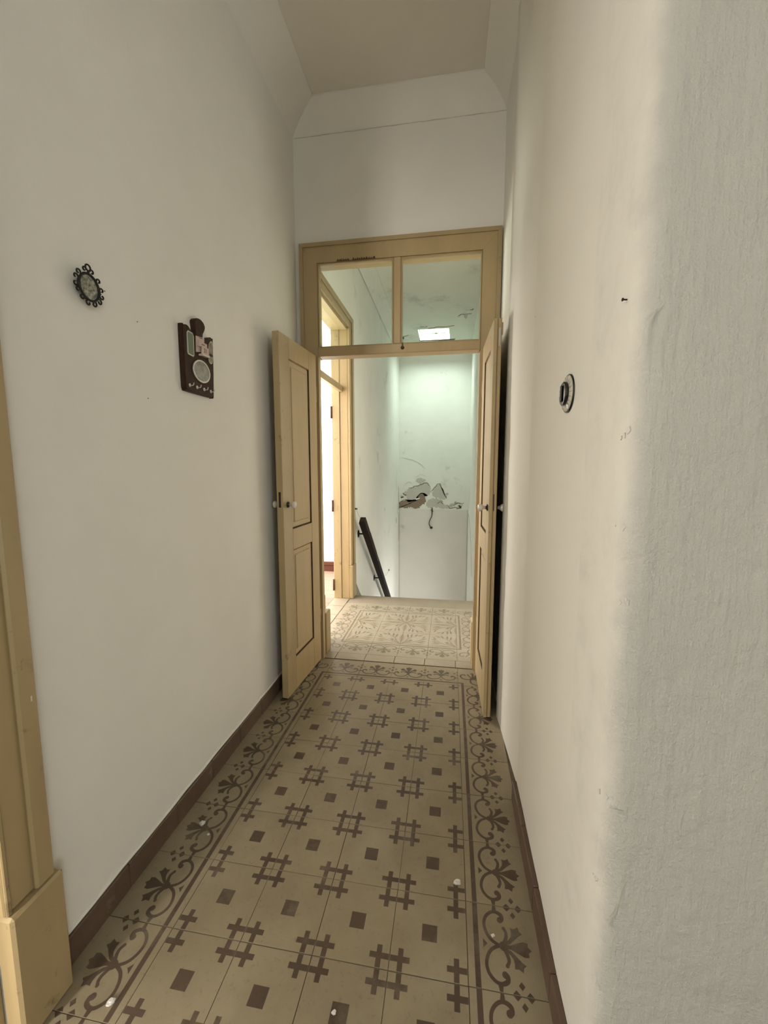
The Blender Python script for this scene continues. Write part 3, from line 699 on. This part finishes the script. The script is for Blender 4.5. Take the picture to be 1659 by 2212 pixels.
# small plinths at the stair side of the frame
board('plinth', (-.60, .4625, 0), (-.470, .56, .285), 'cream_old', d1, .006); board('plinth', (.482, .4625, 0), (.66, .56, .285), 'cream_old', d1, .006)

def door_leaf(label, hinge, free, sgn, strip):
    """local x: hinge -> free edge, local y: thickness, front at y=0 with its normal along sgn*y"""
    h = Vector((*hinge, 0)); d = (Vector((*free, 0))-h).normalized(); yv = Vector((-d.y, d.x, 0))
    root = empty('door_leaf', (0, 0, 0), label=label, cat='door')
    root.matrix_world = Matrix(((d.x, yv.x, 0, h.x), (d.y, yv.y, 0, h.y), (0, 0, 1, .008), (0, 0, 0, 1)))
    W_, H_, T = .478, 1.922, .036
    Y = lambda t: -sgn*t                      # depth below the front
    def bd(nm, x0, x1, z0, z1, t0=0, t1=T, mat='cream', bev=.0022, par=root): return MB().box((x0, Y(t0), z0), (x1, Y(t1), z1), bev=bev).build(nm, mat, par)
    s0, s1 = .112, .372; e = .0004
    bd('stile', 0, s0-e, 0, H_); bd('stile', s1+e, W_, 0, H_, mat='cream_old')
    bd('rail', s0+e, s1-e, 0, .190); bd('rail', s0+e, s1-e, .802, .918); bd('rail', s0+e, s1-e, 1.814, H_)
    for z0, z1 in ((.190, .802), (.918, 1.814)):
        # moulding frame + raised field, front and back
        b = MB()
        for front in (True, False):
            D = (lambda t: Y(t)) if front else (lambda t: Y(T-t))
            rings = [(0, .0005), (.0012, .0125), (.0048, .0125), (.0080, .0070), (.030, .0088), (.0335, .0105), (.0375, .0045)]
            prev = None
            for ri, (off, dep) in enumerate(rings):
                ring = [(s0+off, D(dep), z0+off), (s1-off, D(dep), z0+off), (s1-off, D(dep), z1-off), (s0+off, D(dep), z1-off)]
                if prev:
                    for k in range(4):
                        q = [prev[k], prev[(k+1) % 4], ring[(k+1) % 4], ring[k]]; b.face(q if (front == (sgn < 0)) else q[::-1], 1 if ri in (1, 2) and k in (0, 3) or ri == 5 and k == 1 and z0 < .5 else 0)  # groove faces at the bottom and hinge side are coloured dark
                prev = ring
            b.face(prev if (front == (sgn < 0)) else prev[::-1])
        b.build('panel', ['cream', 'bare_wood_and_groove'], root)
    if strip:   # rebated meeting edge
        bd('meeting_strip', W_+.0004, W_+.010, .004, H_-.003, 0, .016, 'cream_old')
        bd('bolt_case', W_+.0002, W_+.0016, 1.80, 1.88, .022, .031, 'silver', .0004); bd('bolt_case', W_+.0002, W_+.0016, .72, .80, .022, .031, 'cream_old', .0004)
        bd('slide_bolt', W_-.012, W_-.003, 1.85, 1.905, T+.0003, T+.006, 'cream_old', .002)
    else:
        bd('bolt_case', W_+.0002, W_+.0016, 1.825, 1.895, .012, .026, 'cream_old', .0006)
    bd('keyhole_plate', W_+(.0003), W_+.0014, 1.045, 1.125, .020 if strip else .012, .024, 'iron', .0004)
    for side in (1, 0):
        base = Y(0) if side else Y(T); ax = (0, sgn if side else -sgn, 0)
        k = MB().lathe([(.0165, .0), (.0165, .004), (.009, .006), (.0085, .010)], (.425, base, 1.056), ax, 20).build('rosette', 'black', root)
        MB().lathe([(.0075, .010), (.008, .018), (.0095, .022), (.0155, .027), (.0190, .034), (.0185, .041), (.0135, .046), (.004, .048)], (.425, base, 1.056), ax, 20).build('knob', 'porcelain', k)
    for z in (.25, 1.65):
        MB().tube([(-.004, Y(.004), z), (-.004, Y(.004), z+.09)], .006, 8).build('hinge', 'cream_old', root)
    return root
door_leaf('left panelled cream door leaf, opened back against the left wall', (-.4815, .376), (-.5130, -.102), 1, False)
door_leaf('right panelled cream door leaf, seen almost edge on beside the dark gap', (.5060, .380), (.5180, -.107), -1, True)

# door_2 : casing at the left picture edge, leaf shut in its reveal
d2 = empty('door_2', (-.60, -1.9, 0), label='cream door casing and plinth cut off by the left picture edge', cat='door frame', kind='structure')
for y0, y1, yo in ((-1.462, -1.358, -1.345), (-2.442, -2.338, -2.455)):
    s_ = 1 if y1 > -2 else -1
    yi = y0 if s_ > 0 else y1
    board('casing', (XL, y0, .315), (-.580, y1, 2.56), 'cream', d2)
    q = (-1.402, -1.3585) if s_ > 0 else (-2.4415, -2.398)
    board('casing_bead', (-.5798, q[0], .315), (-.567, q[1], 2.56), 'cream_old', d2, .005)
    board('casing_bead', (-.5798, y0+.002 if s_ > 0 else y1-.012, .315), (-.573, y0+.012 if s_ > 0 else y1-.002, 2.45), 'cream_old', d2, .002)
    board('plinth', (XL, min(y0, yo)-.002, .0), (-.560, max(y1, yo), .3145), 'cream_old', d2, .006)
    board('jamb', (XL-.14, yi-.0005 if s_ < 0 else yi-.022, 0), (XL, yi+.022 if s_ < 0 else yi+.0005, 2.45), 'cream_old', d2)
board('casing', (XL, -2.338, 2.452), (-.580, -1.462, 2.56), 'cream', d2)
# its leaf, swung open into the side room
lf = empty('door_leaf', (0, 0, 0), label='cream door leaf folded back inside the side room on the left', cat='door')
for x0, x1 in ((-.96, -.86), (-1.58, -1.48)): MB().box((x0, -2.36, .01), (x1, -2.325, 2.44), bev=.003).build('stile', 'cream', lf)
for z0, z1 in ((.01, .22), (.85, .98), (2.30, 2.44)): MB().box((-1.479, -2.36, z0), (-.961, -2.325, z1), bev=.003).build('rail', 'cream', lf)
for z0, z1 in ((.221, .849), (.981, 2.299)): MB().box((-1.479, -2.352, z0), (-.961, -2.333, z1), bev=.003).build('panel', 'cream', lf)
# side room beyond it
boxes('floor_side_room', 'tile', [((-2.8, -5.0, -.12), (XL-.02, -.3, 0))], kind='structure', label='plain floor of the side room on the left', cat='floor')
boxes('wall_side_room_far', 'roomwall', [((-2.94, -.3, 0), (XL-.14, -.16, ZC))], kind='structure', label='far wall of the side room on the left', cat='wall')
boxes('wall_side_room_near', 'roomwall', [((-2.94, -5.14, 0), (-2.72, -5.0, ZC)), ((-1.18, -5.14, 0), (XL-.02, -5.0, ZC)), ((-2.72, -5.14, 0), (-1.18, -5.0, .58)), ((-2.72, -5.14, 2.82), (-1.18, -5.0, ZC))], kind='structure', label='near wall of the side room on the left', cat='wall')  # unseen opening added for the end lamp
boxes('wall_side_room_window', 'roomwall', [((-2.94, -5.0, 0), (-2.8, -.3, .6)), ((-2.94, -5.0, 2.8), (-2.8, -.3, ZC)), ((-2.94, -5.0, .6), (-2.8, -4.8, 2.8)), ((-2.94, -1.8, .6), (-2.8, -.3, 2.8))], kind='structure', label='window wall of the side room on the left', cat='wall')
boxes('ceiling_side_room', 'roomwall', [((-2.94, -5.14, ZC), (XL-.14, -.16, ZC+.1))], kind='structure', label='ceiling of the side room on the left', cat='ceiling')

o = MB().box((-.5672, -1.375, .752), (-.5664, -1.372, .764), bev=.0003).build('paint_speck', 'chip', d2); o.matrix_parent_inverse = Matrix.Translation(d2.location).inverted()
for y, z in ((-.905, 1.478), (-.93, 1.70), (-1.045, 1.742)): MB().lathe([(.0022, -.001), (.0018, .0006)], (XL, y, z), (1, 0, 0), 8).build('pin_hole', 'crack', bpy.data.objects['wall_left'])
# door_3 : open doorway from the landing to the bright room
d3 = empty('door_3', (-.60, 1.18, 0), label='cream doorway with transom bar from the landing into the bright room', cat='door frame', kind='structure')
for y0, y1, s_ in ((1.622, 1.745, 1), (.615, .738, -1)):
    board('casing', (SX0, y0, .325), (-.578, y1, 2.60), 'cream', d3)
    q = (1.690, 1.744) if s_ > 0 else (.616, .670)
    board('casing_bead', (-.5778, q[0], .325), (-.566, q[1], 2.60), 'cream_old', d3, .004)
    board('plinth', (SX0, y0-.006, 0), (-.562, y1+.006, .3245), 'cream_old', d3, .007)
    yi = y0 if s_ > 0 else y1
    board('jamb', (SX0-.075, yi if s_ < 0 else yi-.0005, 0), (SX0-.0005, yi+.02 if s_ < 0 else yi+.022, 2.50) if s_ > 0 else (SX0-.0005, yi-.022, 2.50), 'cream', d3)
    board('jamb', (SX0-.15, yi-(.012 if s_ > 0 else -.012), 0), (SX0-.0755, yi+.022*s_, 2.50), 'cream_old', d3)
board('casing', (SX0, .7385, 2.498), (-.578, 1.6215, 2.60), 'cream', d3); board('casing_bead', (-.5778, .671, 2.555), (-.566, 1.689, 2.60), 'cream_old', d3, .004)
board('head', (SX0-.15, .7385, 2.478), (SX0-.0005, 1.6215, 2.4975), 'cream', d3)
board('transom_rail', (SX0-.085, .7505, 1.938), (SX0-.045, 1.6095, 1.992), 'cream', d3, .004)
b = MB().box((SX0-.066, .752, 1.9925), (SX0-.063, 1.608, 2.4775)).build('glass_pane', 'glass', d3); b.matrix_parent_inverse = Matrix.Translation(d3.location).inverted()
for z in (1.70, .84, .08):
    o = MB().tube([(SX0-.152, 1.603, z), (SX0-.152, 1.603, z+.11)], .008, 8).build('hinge', 'skirt_red', d3); o.matrix_parent_inverse = Matrix.Translation(d3.location).inverted()
bb = MB(); tile_base(bb, .15, .217, 0, 1); me_s = bb.mesh('sill_tile', ['sill', 'tile_edge'])
for k in range(4):
    o = link('sill_tile', me_s, d3); o.location = (-.675+.60, .852+.2185*k-1.18, .003)
# ------------------------------------------------------------------ bright room behind door_3
RX, RY0, RY1 = -3.2, .30, 2.60
pf = boxes('floor_room', 'grout', [((RX, RY0, -.2), (-.62, RY1, -.022))], kind='structure', label='pinkish plank floor of the bright room', cat='floor')
me_p = MB().box((RX+.002, -.0615, -.021), (-.752, .0615, 0), bev=.0025).mesh('floor_plank', ['plank'])
for k in range(18):
    o = link('floor_plank', me_p, pf); o.location = (0, RY1-.0125-.0625-.1255*k, random.uniform(-.0006, .0006))
boxes('wall_room_far', 'roomwall', [((RX-.14, RY1, -.2), (-3.03, RY1+.14, 3.5)), ((-2.21, RY1, -.2), (SX0-.15, RY1+.14, 3.5)), ((-3.03, RY1, -.2), (-2.21, RY1+.14, .88)), ((-3.03, RY1, 2.42), (-2.21, RY1+.14, 3.5))], kind='structure', label='sunlit white wall of the room through the side doorway', cat='wall')  # opening out of view, added for the far lamp
boxes('wall_room_near', 'roomwall', [((RX-.14, RY0-.14, -.2), (SX0-.15, RY0, 3.5))], kind='structure', label='hidden near wall of the bright room', cat='wall')
boxes('wall_room_window', 'roomwall', [((RX-.14, RY0, -.2), (RX, RY1, .62)), ((RX-.14, RY0, 2.60), (RX, RY1, 3.5)), ((RX-.14, RY0, .62), (RX, .76, 2.60)), ((RX-.14, 2.34, .62), (RX, RY1, 2.60))], kind='structure', label='window wall of the bright room', cat='wall')
boxes('ceiling_room', 'roomwall', [((RX-.14, RY0-.14, 3.5), (SX0-.15, RY1+.14, 3.6))], kind='structure', label='ceiling of the bright room', cat='ceiling')
boxes('wall_room_partition', 'roomwall', [((SX0-.154, RY0, 0), (SX0-.1505, .716, 3.5)), ((SX0-.154, .716, 2.50), (SX0-.1505, 1.645, 3.5)), ((SX0-.154, 1.645, 0), (SX0-.1505, RY1, 3.5))], kind='structure', label='inner face of the partition of the bright room', cat='wall')
br = empty('baseboard_room', (-2, RY1, 0), label='red-brown wooden skirting in the bright room', cat='baseboard', kind='structure')
board('skirting_board', (RX, RY1-.018, 0), (SX0-.155, RY1, .068), 'skirt_red', br); board('skirting_cap', (RX, RY1-.024, .0685), (SX0-.155, RY1, .120), 'skirt_red', br, .008)

# ------------------------------------------------------------------ handrail
hr = empty('handrail', (-.5, 1.76, .73), label='black-brown wooden handrail sloping down the stairs on iron brackets', cat='handrail')
p0, p1 = Vector((-.508, 1.775, .752)), Vector((-.508, 4.9, -1.70)); dv = (p1-p0).normalized(); nv = Vector((1, 0, 0)).cross(dv).normalized()
if nv.z < 0: nv = -nv
def beam(name, a, c, w0, w1, n0, n1, mat, cut=0):
    b = MB(); v = []
    for p, k in ((a, 1), (c, 0)):
        for x in (w0, w1):
            for n_ in (n0, n1): v.append(p+Vector((x, 0, 0))+nv*n_+dv*(cut*n_ if k else 0))
    b.v = [tuple(q) for q in v]
    for q in ((0, 1, 3, 2), (4, 6, 7, 5), (0, 4, 5, 1), (2, 3, 7, 6), (0, 2, 6, 4), (1, 5, 7, 3)): b.f.append(q); b.m.append(0); b.sm.append(False)
    o = b.build(name, mat, hr); o.matrix_parent_inverse = Matrix.Translation(hr.location).inverted(); return o
beam('rail', p0, p1, -.020, .030, -.030, .034, 'rail', .55)
beam('rail_batten', p0+dv*.035, p1, -.032, -.0205, -.032, .020, 'rail', .4)
for y, z in ((2.013, .567), (2.891, -.143), (3.75, -.83)):
    b = MB(); b.lathe([(.040, 0), (.040, .004), (.030, .008), (.010, .012)], (SX0, y, z), (1, 0, 0), 20)
    pl_ = o = b.build('bracket_plate', 'iron', hr); o.matrix_parent_inverse = Matrix.Translation(hr.location).inverted()
    b = MB(); b.tube([(SX0+.008, y, z), (SX0+.05, y, z), (-.515, y, z)], .008, 8)
    b.build('bracket_arm', 'iron', pl_)
# string tied from a nail on the casing across the rail
st = empty('string', (-.57, 1.73, .86), label='thin pale string tied from the doorway casing across the handrail', cat='string')
pts = [(-.555, 1.735, .857), (-.545, 1.90, .72), (-.48, 2.02, .60), (-.470, 2.10, .52), (-.470, 2.30, .36), (-.470, 2.42, .25), (-.50, 2.70, .02), (-.55, 3.3, -.22), (-.585, 3.8, -.35), (-.598, 4.13, -.362)]
o = MB().tube([tuple(Vector(p)) for p in smooth([Vector(p) for p in pts], 3)], .0016, 5).build('cord', 'string', st); o.matrix_parent_inverse = Matrix.Translation(st.location).inverted()
o = MB().lathe([(.010, 0), (.010, .004), (.005, .006), (.006, .016), (.011, .02)], (-.566, 1.735, .857), (1, 0, 0), 10).build('nail', 'iron', st); o.matrix_parent_inverse = Matrix.Translation(st.location).inverted()
o = MB().lathe([(.016, 0), (.016, .004), (.006, .012)], (SX0, 4.14, -.362), (1, 0, 0), 10).build('nail', 'iron', st); o.matrix_parent_inverse = Matrix.Translation(st.location).inverted()
# loose cable and small box on the end wall
ca = empty('hanging_cable', (0, SYB-.014, .45), label='loose black cable with a plug hanging from broken plaster', cat='cable')
yb = SYB-.03
P = smooth([Vector(p) for p in [(.016, SYB-.002, .50), (.018, yb, .452), (.013, yb-.01, .36), (-.030, yb-.015, .261), (-.034, yb-.012, .202), (-.015, yb-.012, .165), (.001, yb-.012, .143)]], 4)
o = MB().tube(P, [.010 if k < 5 else .0075 for k in range(len(P))], 8).build('cord', 'cable', ca); o.matrix_parent_inverse = Matrix.Translation(ca.location).inverted()
o = MB().lathe([(.012, 0), (.024, .006), (.026, .03), (.014, .04)], (-.004, yb-.012, .158), (.5, 0, -.85), 12).build('plug', 'cable', ca); o.matrix_parent_inverse = Matrix.Translation(ca.location).inverted()
for k in range(3):
    a = k*2.1; PP = [(.016+.03*math.cos(a+t*1.3)*t, yb+.006, .455+.035*math.sin(a+t*1.3)*t+.01) for t in [j/6 for j in range(7)]]
    o = MB().tube(PP, .005, 6).build('wire_end', 'cable' if k else 'silver', ca); o.matrix_parent_inverse = Matrix.Translation(ca.location).inverted()
jb = empty('junction_box', (-.52, SYB-.014, .15), label='small tilted white box on the stairwell end wall', cat='box')
jb.rotation_euler = (0, math.radians(24), 0)
MB().box((-.034, -.022, -.026), (.034, 0, .026), bev=.004).build('body', 'chip', jb); MB().box((-.010, -.026, -.010), (.010, -.0221, .010), bev=.002).build('cover_screw', 'silver', jb)

# ------------------------------------------------------------------ round switch on the right wall
sw = empty('light_switch', (.6015, -1.06, 1.432), label='round black rotary light switch with a clear ribbed rim on the right wall', cat='light switch')
sw.rotation_euler = (0, 0, math.radians(2))
MB().lathe([(.0435, -.001), (.0435, .0025), (.041, .003)], (0, 0, 0), (-1, 0, 0), 40).build('back_plate', 'black', sw)
b = MB(); b.lathe([(.0405, .0031), (.0415, .0040), (.038, .0058), (.030, .0072), (.0275, .0075)], (0, 0, 0), (-1, 0, 0), 40)
b.build('rim', 'glassring', sw)
for k in range(20):
    a = k/20*2*PI; c, s_ = math.cos(a), math.sin(a)
    MB().tube([(-.0052, c*.0402, s_*.0402), (-.0073, c*.0295, s_*.0295)], .0010, 5).build('rim_rib', 'chrome', sw)
MB().lathe([(.0268, .0076), (.0268, .0125), (.0255, .0140), (.022, .0146), (.001, .0148)], (0, 0, 0), (-1, 0, 0), 36).build('housing', 'black', sw)
MB().box((-.0190, -.0045, -.019), (-.0149, .0045, .019), bev=.002).build('turn_lever', 'black', sw)
MB().lathe([(.005, .0149), (.005, .0165), (.003, .0168)], (0, .013, 0), (-1, 0, 0), 12).build('screw', 'chrome', sw)

# ------------------------------------------------------------------ wooden key rack on the left wall
TH0, TH1 = XL, -.586
kr = empty('key_rack', (XL, -.65, 1.53), label='dark wooden board-shaped key rack with calendar and oval picture', cat='key rack')
kx = lambda p: (0, p[0]+.65, p[1]-1.53)
out = [(-.740, 1.546), (-.735, 1.536), (-.722, 1.532), (-.590, 1.532), (-.572, 1.536), (-.566, 1.548), (-.556, 1.742), (-.561, 1.755), (-.572, 1.760), (-.586, 1.754), (-.602, 1.744), (-.616, 1.738), (-.624, 1.740), (-.622, 1.756), (-.612, 1.771), (-.606, 1.786), (-.613, 1.798), (-.628, 1.805), (-.644, 1.806), (-.660, 1.800), (-.670, 1.788), (-.667, 1.767), (-.667, 1.745), (-.672, 1.732), (-.684, 1.735), (-.697, 1.749), (-.709, 1.758), (-.723, 1.760), (-.735, 1.753), (-.740, 1.742)]
def rackpoly(name, pts, h0, h1, mat, sm=False, par=kr): return MB().prism(pts, lambda u, v, h: (h, u+.65, v-1.53), h0, h1, smooth=sm).build(name, mat, par)
outS = [tuple(p) for p in smooth([Vector(p) for p in out+out[:1]], 3)][:-1]
# front face slightly inset for a softened edge
cu = sum(p[0] for p in outS)/len(outS); cv = sum(p[1] for p in outS)/len(outS)
b = MB(); b.prism(outS, lambda u, v, h: (h, u+.65, v-1.53), 0, .017); 
b.prism([(cu+(u-cu)*.985, cv+(v-cv)*.988) for u, v in outS], lambda u, v, h: (h, u+.65, v-1.53), .0171, .0195)
b.build('board', 'board', kr)
F = .0196
tf_ = rackpoly('thermometer_frame', [(-.721, 1.659), (-.690, 1.657), (-.686, 1.664), (-.684, 1.732), (-.690, 1.740), (-.716, 1.741), (-.722, 1.734), (-.724, 1.665)], F, F+.003, 'silver')
rackpoly('thermometer_strip', [(-.717, 1.664), (-.691, 1.662), (-.689, 1.732), (-.693, 1.736), (-.714, 1.737), (-.718, 1.732)], F+.0031, F+.0042, 'green', par=tf_)
rackpoly('calendar_card', [(-.672, 1.680), (-.622, 1.690), (-.619, 1.742), (-.669, 1.737)], F, F+.003, 'paper')
rackpoly('calendar_card', [(-.664, 1.703), (-.611, 1.705), (-.610, 1.722), (-.661, 1.723)], F+.0031, F+.008, 'paper')
rackpoly('calendar_holder', [(-.655, 1.671), (-.609, 1.673), (-.609, 1.679), (-.655, 1.678)], F, F+.016, 'whitehook')
rackpoly('calendar_card', [(-.653, 1.6785), (-.609, 1.6795), (-.606, 1.707), (-.649, 1.706)], F+.0085, F+.012, 'paper')
rackpoly('print_line', [(-.652, 1.7345), (-.632, 1.7355), (-.632, 1.738), (-.652, 1.737)], F+.0030, F+.0033, 'ink'); rackpoly('print_line', [(-.645, 1.712), (-.626, 1.7128), (-.626, 1.7155), (-.645, 1.7148)], F+.0080, F+.0083, 'ink')
# numeral on the calendar card
fc = bpy.data.curves.new('numeral', 'FONT'); fc.body = '21'; fc.size = .021; fc.align_x = 'CENTER'; fc.align_y = 'CENTER'; fc.extrude = .0002
fo = bpy.data.objects.new('numeral', fc); COL.objects.link(fo); bpy.context.view_layer.update()
me = bpy.data.meshes.new_from_object(fo.evaluated_get(bpy.context.evaluated_depsgraph_get())); bpy.data.objects.remove(fo); me.materials.clear(); me.materials.append(M['ink'])
nu = link('numeral', me, kr); nu.location = (F+.0124, -.629+.65, 1.6925-1.53); nu.rotation_euler = (PI/2, 0, PI/2)
dial = [(-.597+.021*0, 1.700), (-.598, 1.690), (-.594, 1.668), (-.584, 1.658), (-.572, 1.664), (-.566, 1.690), (-.562, 1.726), (-.565, 1.741), (-.575, 1.745), (-.588, 1.730)]
rackpoly('barometer_rim', [tuple(p) for p in smooth([Vector(p) for p in dial+dial[:1]], 3)][:-1], F, F+.003, 'silver')
dc = (-.580, 1.700); rackpoly('barometer_face', [(dc[0]+(u-dc[0])*.84, dc[1]+(v-dc[1])*.9) for u, v in [tuple(p) for p in smooth([Vector(p) for p in dial+dial[:1]], 3)][:-1]], F+.0031, F+.0036, 'dial')
rackpoly('barometer_needle', [(-.594, 1.690), (-.585, 1.696), (-.568, 1.692), (-.570, 1.687), (-.583, 1.684)], F+.0037, F+.0046, 'black')
def oval(c, a, bb, n=36): return [(c[0]+a*math.cos(2*PI*k/n), c[1]+bb*math.sin(2*PI*k/n)) for k in range(n)]
orim = rackpoly('oval_rim', oval((-.646, 1.6155), .0525, .0405), F, F+.005, 'silver', True)
rackpoly('oval_picture', oval((-.646, 1.6155), .0465, .0350), F+.0051, F+.0056, 'picture', True, orim)
for y in (-.718, -.675, -.631, -.588):
    h = empty('hook', (F, y+.65, 1.5535-1.53), parent=kr)
    b = MB(); b.lathe([(.0062, 0), (.0062, .0015), (.004, .003)], (0, 0, 0), (1, 0, 0), 14)
    b.tube([(.002, 0, 0), (.011, 0, -.002), (.0155, 0, .001), (.017, 0, .008)], .0016, 6)
    me = b.mesh('hook', ['whitehook']); COL.objects.unlink(h); bpy.data.objects.remove(h)
    link('hook', me, kr).location = (F, y+.65, 1.5535-1.53)

# ------------------------------------------------------------------ little wrought iron plaque
pq = empty('wall_plaque', (XL, -1.115, 1.722), label='small oval leaf plaque in a black scrolled iron frame on the left wall', cat='ornament')
X0 = .020
def ell(t, a, c): return (X0, a*math.cos(t), c*math.sin(t))
tl = math.radians(12)
def PQ(u, v, h=X0): return (h, u*math.cos(tl)-v*math.sin(tl)*0+v*0, v+u*0)
MB().prism([(.0275*math.cos(2*PI*k/32), .0305*math.sin(2*PI*k/32)) for k in range(32)], lambda u, v, h: (h, u, v), .010, .0185, smooth=True).build('plaque', 'plaque', pq)
MB().tube([ell(2*PI*k/36, .0295, .0325) for k in range(37)], .0030, 8, cap=False).build('oval_rim', 'iron', pq)
def curl(c, r, a0, a1, r2=.35, n=14):
    return [(X0, c[0]+r*(1-(1-r2)*k/n)*math.cos(a0+(a1-a0)*k/n), c[1]+r*(1-(1-r2)*k/n)*math.sin(a0+(a1-a0)*k/n)) for k in range(n+1)]
R_ = math.radians
scr = [curl((.0, .0475), .0075, R_(-80), R_(280), 1.0), curl((-.011, .0400), .0065, R_(0), R_(300)), curl((.011, .0405), .0065, R_(180), R_(-120)),
       curl((-.038, .012), .0085, R_(-60), R_(240)), curl((-.040, -.004), .008, R_(60), R_(-260)), curl((-.030, .026), .0075, R_(-30), R_(280)), curl((.030, .026), .007, R_(200), R_(-80)),
       curl((.038, .006), .0075, R_(240), R_(-60)), curl((.038, -.010), .008, R_(120), R_(440)), curl((.029, -.026), .0075, R_(120), R_(-200)), curl((.012, -.037), .0075, R_(60), R_(-240)),
       curl((-.006, -.040), .0075, R_(90), R_(400)), curl((-.024, -.030), .008, R_(60), R_(-250)), curl((-.034, -.017), .0065, R_(0), R_(300))]
for c in scr: MB().tube(c, .0022, 7).build('scroll', 'iron', pq)
MB().tube([(X0, 0, .032), (X0, 0, .040)], .003, 7).build('stem', 'iron', pq)
for y, z in ((-.02, .0), (.02, .0)): MB().tube([(0, y, z), (.011, y, z)], .002, 6).build('standoff', 'iron', pq)

# ------------------------------------------------------------------ nails and flaws of the walls
o = MB().lathe([(.0012, -.004), (.0012, .006), (.0026, .0062), (.0026, .0072)], (.602, -1.362, 1.524), (-1, -.2, 0), 10).build('nail', 'iron', label='small rusty nail near the rounded corner of the right wall', cat='nail')
o = MB().lathe([(.0010, -.010), (.0010, .004), (.0022, .0042), (.0022, .0052)], (.618, -.548, 1.777), (-1, 0, .1), 8).build('nail', 'iron', label='tiny nail high on the right wall above the door leaf', cat='nail')
fC = lambda u, v, h: (u, -1.400-h, v)
for pts, ww in (([(.637, 1.501), (.633, 1.494), (.618, 1.478), (.614, 1.466), (.612, 1.442), (.605, 1.425)], .0022), ([(.609, .689), (.633, .686), (.673, .692)], .0030), ([(.671, .72), (.674, .688), (.681, .656), (.686, .635)], .0034), ([(.645, .561), (.63, .489), (.615, .462)], .0022), ([(.645, .474), (.715, .483), (.786, .503), (.828, .528)], .0022),
                ([(.76, 1.39), (.785, 1.405), (.83, 1.41)], .004), ([(.70, 1.27), (.712, 1.29), (.715, 1.31)], .004), ([(.74, 1.20), (.752, 1.21)], .005)):
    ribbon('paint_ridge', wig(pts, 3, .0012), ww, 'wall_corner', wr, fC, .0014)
def corner_chip(z, n=3, sp=.012):
    for k in range(n):
        a = random.uniform(.1, 1.2); x = .602+.040*(1-math.cos(a)); y = -1.362-.040*math.sin(a); zz = z+random.uniform(-sp, sp); r = random.uniform(.0015, .004)
        t = Vector((math.sin(a), -math.cos(a), 0)); nn = Vector((-math.cos(a), -math.sin(a), 0)); c = Vector((x, y, zz))
        pts = [(r*random.uniform(.4, 1.1)*math.cos(q*PI/3.5), r*1.8*random.uniform(.4, 1.1)*math.sin(q*PI/3.5)) for q in range(7)]
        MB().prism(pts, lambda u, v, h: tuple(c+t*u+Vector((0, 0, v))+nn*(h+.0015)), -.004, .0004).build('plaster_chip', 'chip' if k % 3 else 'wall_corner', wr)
for z in (.70, 1.32, 1.17, 1.05, .52, .33): corner_chip(z)
# ------------------------------------------------------------------ plaster crumbs on the floor
def crumb(x, y, s_, label):
    b = MB(); n = 9; pts = [(s_*random.uniform(.6, 1.1)*math.cos(2*PI*k/n), s_*random.uniform(.5, .9)*math.sin(2*PI*k/n)) for k in range(n)]
    b.prism(pts, lambda u, v, h: (u, v, h+u*.12), .0, s_*.42)
    b.prism([(u*.55+.001, v*.5) for u, v in pts], lambda u, v, h: (u, v, h), s_*.40, s_*.72)
    b.build('plaster_crumb', 'chip', label=label, cat='plaster crumb', group='plaster crumbs on the tile floor', loc=(x, y, .0008))
crumb(-.516, -.885, .013, 'white plaster crumb on the left scroll border near the skirting')
crumb(.377, -.952, .012, 'white plaster crumb on the half hash beside the right border')
crumb(.470, -1.080, .006, 'tiny white plaster crumb on a scroll of the right border')
crumb(-.440, -1.366, .011, 'white plaster crumb in the near left border corner by the door plinth')
crumb(-.470, -.921, .005, 'tiny white plaster crumb on the dark line of the left border')
crumb(.088, -1.300, .006, 'tiny white plaster crumb on a dark square tile centre near the camera')
